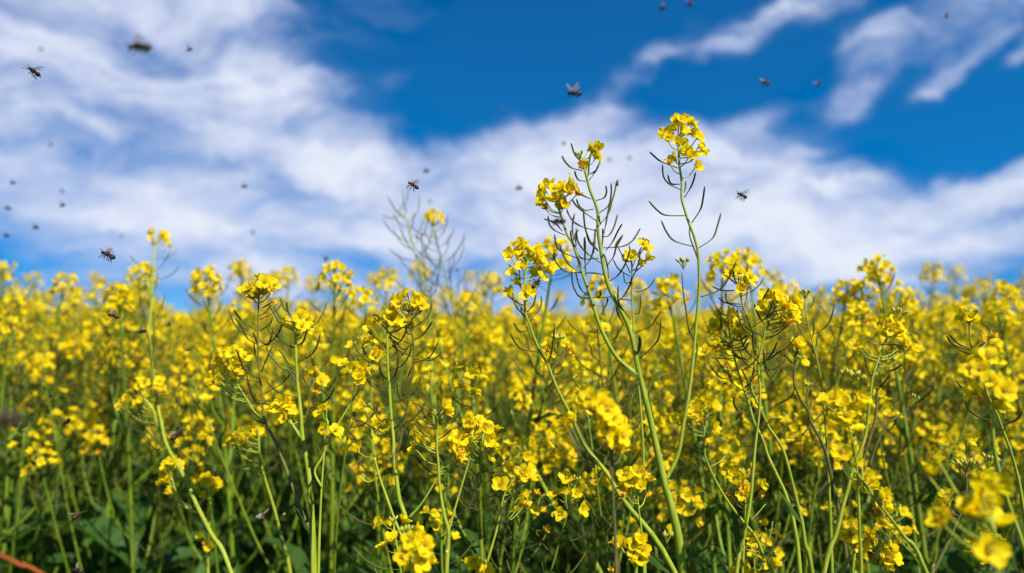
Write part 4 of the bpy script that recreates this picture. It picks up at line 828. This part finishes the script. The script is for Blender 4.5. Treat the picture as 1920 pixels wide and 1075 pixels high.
random.seed(21)
for i in range(3):                      # low slim plants among the sharp ones
    d = rnd(.72, .98); px = 620 + 1290 * (i + rnd(.2, .8)) / 3; q = at(px, 540, d)
    place(random.randrange(9), q.x, q.y, rnd(0, 6.28), 1.25 - rnd(.04, .12), 'low slim rapeseed plant crowded in among the sharp front stems, its head below the skyline', 'low slim rapeseed plants in front')

# ------------------------------------------------------------------ the rest of the crop, one mass to the horizon
lib = bpy.data.collections.new('crop_library')
for k in range(NP - 1):
    pr = PROTO[k]; mb = MB()
    for b in [pr['st']] + [h for h, _ in pr['hb']] + [l for l, _ in pr['lb']]: mb.add(b.v, b.f, [b.mats[i] for i in b.m])
    o = bpy.data.objects.new('crop_plant', mb.mesh('crop_plant')); lib.objects.link(o)
pts = []; random.seed(77)
def scatter(y0, y1, dens, wide=1.05, jz=.10):
    area = wide * (y1 * y1 - y0 * y0)
    for _ in range(int(area * dens)):
        y = math.sqrt(rnd(y0 * y0, y1 * y1)); x = rnd(-wide, wide) * y; pts.append((x, y, 0))
scatter(3.0, 6, 40); scatter(6, 14, 14); scatter(14, 35, 5); scatter(35, 110, 1.1)
for _ in range(60):                      # the crop either side of the gap the camera stands in
    y = rnd(-.4, 1.6); x = random.choice((-1, 1)) * (rnd(.95, 2.4) + max(0, y) * .5); pts.append((x, y, 0))
me = bpy.data.meshes.new('rapeseed_crop'); me.from_pydata(pts, [], [])
crop = bpy.data.objects.new('rapeseed_crop', me); col.objects.link(crop)
gn = bpy.data.node_groups.new('crop_scatter', 'GeometryNodeTree')
gn.interface.new_socket('Geometry', in_out='INPUT', socket_type='NodeSocketGeometry'); gn.interface.new_socket('Geometry', in_out='OUTPUT', socket_type='NodeSocketGeometry')
gi = gn.nodes.new('NodeGroupInput'); go = gn.nodes.new('NodeGroupOutput'); ip = gn.nodes.new('GeometryNodeInstanceOnPoints')
ci = gn.nodes.new('GeometryNodeCollectionInfo'); ci.inputs['Collection'].default_value = lib; ci.inputs['Separate Children'].default_value = True; ci.inputs['Reset Children'].default_value = True
m2p = gn.nodes.new('GeometryNodeMeshToPoints')
gn.links.new(gi.outputs[0], m2p.inputs[0]); gn.links.new(m2p.outputs[0], ip.inputs['Points']); gn.links.new(ci.outputs[0], ip.inputs['Instance']); ip.inputs['Pick Instance'].default_value = True
ri = gn.nodes.new('FunctionNodeRandomValue'); ri.data_type = 'INT'; ri.inputs['Min'].default_value = 0; ri.inputs['Max'].default_value = NP - 2; gn.links.new(ri.outputs['Value'] if False else [o for o in ri.outputs if o.type == 'INT'][0], ip.inputs['Instance Index'])
rr = gn.nodes.new('FunctionNodeRandomValue'); rr.data_type = 'FLOAT_VECTOR'; rr.inputs['Min'].default_value = (-.08, -.08, 0); rr.inputs['Max'].default_value = (.08, .08, 6.28)
gn.links.new([o for o in rr.outputs if o.type == 'VECTOR'][0], ip.inputs['Rotation'])
rs = gn.nodes.new('FunctionNodeRandomValue'); rs.data_type = 'FLOAT_VECTOR'; rs.inputs['Min'].default_value = (.95, .95, .95); rs.inputs['Max'].default_value = (1.1, 1.1, 1.05); rs.inputs['Seed'].default_value = 4
gn.links.new([o for o in rs.outputs if o.type == 'VECTOR'][0], ip.inputs['Scale']); gn.links.new(ip.outputs[0], go.inputs[0])
md = crop.modifiers.new('scatter', 'NODES'); md.node_group = gn
tag(crop, 'yellow rapeseed crop fading to a soft band along the horizon', 'crop', kind='stuff')

# ------------------------------------------------------------------ bees
def bee_meshes(seed, legs_down=1.0):
    random.seed(seed); mb = MB()
    prof = [(.0066, .0004), (.0062, .0012), (.0054, .0017), (.0046, .0015), (.0041, .0008), (.0036, .0012), (.0028, .0020), (.0014, .0023), (.0001, .0020), (-.0008, .0011), (-.0013, .0012), (-.0022, .0020), (-.0036, .0024), (-.0050, .0021), (-.0062, .0013), (-.0070, .0003)]
    path = [Vector((x, 0, -.0006 - max(0, -x) * .22 - (.0004 if x > .004 else 0))) for x, r in prof]; mats = ['bee_dark'] * 4 + ['bee'] * 5 + ['bee_dark', 'bee_band', 'bee_dark', 'bee_band', 'bee_dark', 'bee_dark']
    SP = smooth(path, 2); rad = []; 
    for i in range(len(SP)):
        f = i / 2; a = min(int(f), len(prof) - 1); b = min(a + 1, len(prof) - 1); rad.append(prof[a][1] + (prof[b][1] - prof[a][1]) * (f - a))
    tube(mb, SP, rad, 'bee', 10, mats=[m for m in mats for _ in (0, 1)])
    for sgn in (-1, 1):
        for k, (x, fx) in enumerate([(.0026, .0024), (.0012, -.0004), (.0002, -.0034)]):
            b = Vector((x, sgn * .0012, -.0018)); q = [b, b + Vector((fx * .3, sgn * .0012, -.0013)), b + Vector((fx * .9, sgn * .0014, -.0030 * legs_down)), b + Vector((fx * 1.3, sgn * .001, -.0050 * legs_down))]
            tube(mb, q, [.0004, .0004, .0003 if k < 2 else .0006, .0002], 'bee_dark', 4)
        tube(mb, [Vector((.0062, sgn * .0005, 0)), Vector((.0072, sgn * .0008, .0012)), Vector((.0088, sgn * .0012, .0011))], [.00016] * 3, 'bee_dark', 4)
    body = mb.mesh('body'); W = []
    for sgn in (-1, 1):
        for ln, wd, x, sw in ((.0092, .0032, .0018, -.15), (.0064, .0022, .0002, -.5)):
            V = []; n = 8
            for i in range(n + 1):
                t = i / n; hw = wd * .5 * math.sin(math.pi * (.08 + .86 * t)) ** .6
                for s in (-1, 1): V.append((s * hw, t * ln, 0))
            V2 = V + [(a, b, .00006) for a, b, c in V]; o = len(V); Fc = [(2 * i, 2 * i + 1, 2 * i + 3, 2 * i + 2) for i in range(n)]; Fc += [tuple(o + j for j in f[::-1]) for f in Fc]
            m_ = MB(); m_.add(V2, Fc, 'wing'); W.append((m_.mesh('wing'), sgn, x, sw))
    return body, W
BEES = [bee_meshes(1), bee_meshes(2, .55), bee_meshes(3, 1.2)]
def bee(px, py, d, yaw, pitch, roll, label, up=50, var=0, group='honey bees in flight', size=1, cat='bee', name='honey_bee'):
    """yaw: heading in the picture plane turned about the vertical (0 = right, 180 = left, 90 = away)"""
    body, W = BEES[var]; root = tag(empty(name, at(px, py, d)), label, cat, group)
    root.rotation_euler = (Matrix.Rotation(R(yaw), 4, 'Z') @ Matrix.Rotation(-R(pitch), 4, 'Y') @ Matrix.Rotation(R(roll), 4, 'X')).to_euler(); root.scale = (size * .92,) * 3
    o = bpy.data.objects.new('body', body); col.objects.link(o); o.parent = root
    for k, (me, sgn, x, sw) in enumerate(W):
        o = bpy.data.objects.new('wing', me); col.objects.link(o); o.parent = root; o.location = (x, sgn * .0010, .0014)
        o.rotation_euler = (Matrix.Rotation(sgn * R(up), 4, 'X') @ Matrix.Rotation(-sgn * (sw - .5), 4, 'Z') @ (I4 if sgn > 0 else Matrix.Scale(-1, 4, (0, 1, 0)))).to_euler() if sgn > 0 else \
            (Matrix.Rotation(-R(up), 4, 'X') @ Matrix.Rotation(math.pi - (-.5 + sw) * 1 + 0, 4, 'Z')).to_euler()
FL = 'honey bees in flight'
BL = [  # x, y, depth, yaw, pitch, roll, wing lift, variant, size, label
 (262, 85, .39, 182, -4, 0, 12, 1, 1.05, 'dark elongated blurred bee in the upper left sky, biggest of those up there'),
 (64, 133, .58, 262, 12, 25, 12, 0, .95, 'bee seen head-on with thin wings spread like a propeller, upper left corner'),
 (77, 92, 1.8, 170, 0, 0, 40, 1, 1, 'faint grey bee speck just above the bee with spread wings'),
 (355, 92, 1.15, 165, -15, 0, 40, 1, 1, 'small blurred bee right of the dark elongated one at upper left'),
 (95, 271, 1.8, 165, -10, 0, 40, 0, 1, 'very faint bee speck alone on the brightest white cloud at left'),
 (24, 342, 1.3, 170, -10, 0, 40, 1, 1, 'blurred bee over the thin blue streak by the left edge'),
 (116, 358, 1.8, 180, 0, 0, 40, 0, 1, 'palest bee speck, right above a darker one on the left clouds'),
 (117, 384, 1.2, 155, -20, 0, 40, 1, 1, 'slanting dark bee speck right below the palest one at left'),
 (15, 390, 1.3, 195, 10, 0, 40, 1, 1, 'fuzzy bee speck at the left edge under the blue streak'),
 (67, 425, 1.2, 172, -8, 0, 40, 0, 1, 'dark winged bee speck between two others low on the left cloud'),
 (12, 441, 1.2, 165, -16, 0, 40, 1, 1, 'lowest dark bee speck hugging the left edge of the sky'),
 (229, 441, 2.0, 150, 10, 0, 40, 0, 1, 'pale round bee speck above and right of the sharp flying bee'),
 (204, 476, .60, 186, 22, 0, 42, 0, 1.05, 'sharp brown bee in profile with raised wing, above the left flower heads'),
 (458, 349, 1.3, 170, -10, 0, 40, 1, 1, 'small bee speck alone on white cloud left of centre'),
 (474, 435, 1.8, 170, -10, 0, 40, 0, 1, 'dim bee speck below the lone one on the white cloud'),
 (611, 485, 1.2, 150, -35, 0, 30, 1, .9, 'dark tilted bee speck hovering above the cap-shaped flower head'),
 (776, 346, .70, 184, 28, 0, 42, 2, 1, 'sharp black-brown bee with hanging legs in mid sky left of centre'),
 (799, 320, 1.25, 168, -10, 0, 40, 1, 1, 'blurred bee speck just above right of the sharp hanging-legged bee'),
 (806, 377, 1.8, 150, 0, 0, 40, 0, 1, 'faint speck of a bee over the small yellow head on bare stems'),
 (942, 207, 2.0, 150, 0, 0, 40, 0, 1, 'barely visible bee speck in deep blue, upper centre'),
 (1077, 173, .54, 178, 0, 0, 86, 1, .9, 'reddish brown bee with wings straight up in the deep blue above the tallest plant'),
 (973, 352, 1.15, 176, -12, 0, 40, 1, 1, 'greenish dark bee speck left of the tallest plant'),
 (1057, 269, 1.4, 140, -30, 0, 40, 0, .8, 'tiny bee speck just above the tips of the tallest plant'),
 (1143, 299, 1.8, 150, 0, 0, 40, 0, 1, 'grey bee speck right of the top blossom, nearer to it of two'),
 (1180, 296, 1.8, 150, 0, 0, 40, 0, 1, 'grey bee speck right of the top blossom, farther from it of two'),
 (1242, 14, 1.0, 150, 0, 20, 30, 2, 1, 'bee with pale wings at the top edge, left one of two'),
 (1294, 6, 1.0, 200, 0, 0, 50, 0, .9, 'dark bee cut close to the top edge, right one of two'),
 (1436, 154, .95, 185, 0, 0, 55, 2, 1, 'black bee with legs dangling in deep blue right of the tallest plant'),
 (1534, 156, 1.1, 40, 40, 0, 20, 1, 1, 'bee climbing steeply beside the bright wisp of cloud'),
 (1775, 28, 1.2, 60, 50, 0, 20, 1, 1, 'brownish bee speck on the pale cloud in the upper right corner'),
 (1392, 365, .72, 187, 20, 0, 40, 2, .95, 'sharp black bee on white cloud right of the highest flower head'),
 (1047, 413, .50, 178, -8, 0, 10, 1, .85, 'soft reddish brown bee crossing in front of the pods of the tallest plant'),
 (1004, 531, .60, 40, 35, 0, 10, 1, .95, 'plump brown bee hanging under the dense sunlit flower head'),
 (213, 591, .66, 186, 12, 0, 45, 2, .9, 'sharp bee flying low over blurred yellow heads at left'),
 (316, 607, .9, 100, 20, 0, 20, 1, .9, 'dark round bee by the slanting soft stem at left'),
 (267, 620, .72, 165, -15, 0, 15, 1, .8, 'small dark bee settled on the yellow tuft of the tall leaning plant'),
 (124, 790, .58, 150, -35, 0, 20, 1, .85, 'soft brown bee over the dark left of the field'),
 (330, 815, .62, 35, 30, 0, 25, 1, .9, 'striped bee with sharp bands beside the curved stem at lower left'),
 (143, 966, .66, 95, 0, 0, 12, 0, .95, 'bee with outstretched wings over the dark foliage at bottom left'),
 (15, 783, .24, 170, -12, 0, 15, 1, 1.0, 'large very blurred reddish bee entering from the left edge'),
 (146, 1068, .6, 170, 0, 0, 25, 1, .9, 'dark bee cut by the bottom edge at left'),
 (493, 966, .66, 100, 60, 0, 20, 1, .8, 'small dark bee clinging under a yellow bud in the lower left shade'),
 (353, 655, 1.0, 170, 0, 0, 20, 1, .9, 'tiny dark bee against the blurred yellow crop at left'),
 (782, 444, 1.1, 120, 40, 0, 20, 1, .7, 'tiny bee perched on the left of the two feathery podded stems'),
 (857, 505, 1.1, 100, 40, 0, 20, 1, .7, 'tiny bee perched by the right one of the feathery podded stems'),
 (553, 597, .66, 100, 40, 0, 10, 1, .8, 'greyish bee sitting atop the thick stem with fanned pods'),
]
for (x, y, d, ya, pi_, ro, up, va, sz, lab) in BL:
    bee(x, y, d, ya, pi_, ro, lab, up=up, var=va, size=sz)
bee(1157, 343, .65, 80, 62, 0, 'black fly perched head-up on a pod tip of the tallest plant', up=8, var=1, group='flies', size=.52, cat='fly', name='fly')

# ------------------------------------------------------------------ dry orange blade in the lower left corner
mb = MB(); _a, _b = at(0, 1041, .40), at(72, 1073, .415); _d = (_b - _a).normalized(); SP = smooth([_a - _d * .06 + Vector((0, 0, -.002)), _a, _a.lerp(_b, .5) + Vector((0, 0, -.0006)), _b, _b + _d * .05 - Vector((0, 0, .012)), _b + _d * .12 + Vector((0, .02, -.10)), Vector((_b.x + .15, .52, .5)), Vector((_b.x + .15, .55, 0))], 4)
tube(mb, SP, [.0012] * len(SP), 'straw', 6); tag(mb.build('dry_stalk'), 'dry orange stalk lying slanted across the bottom left corner', 'stalk')
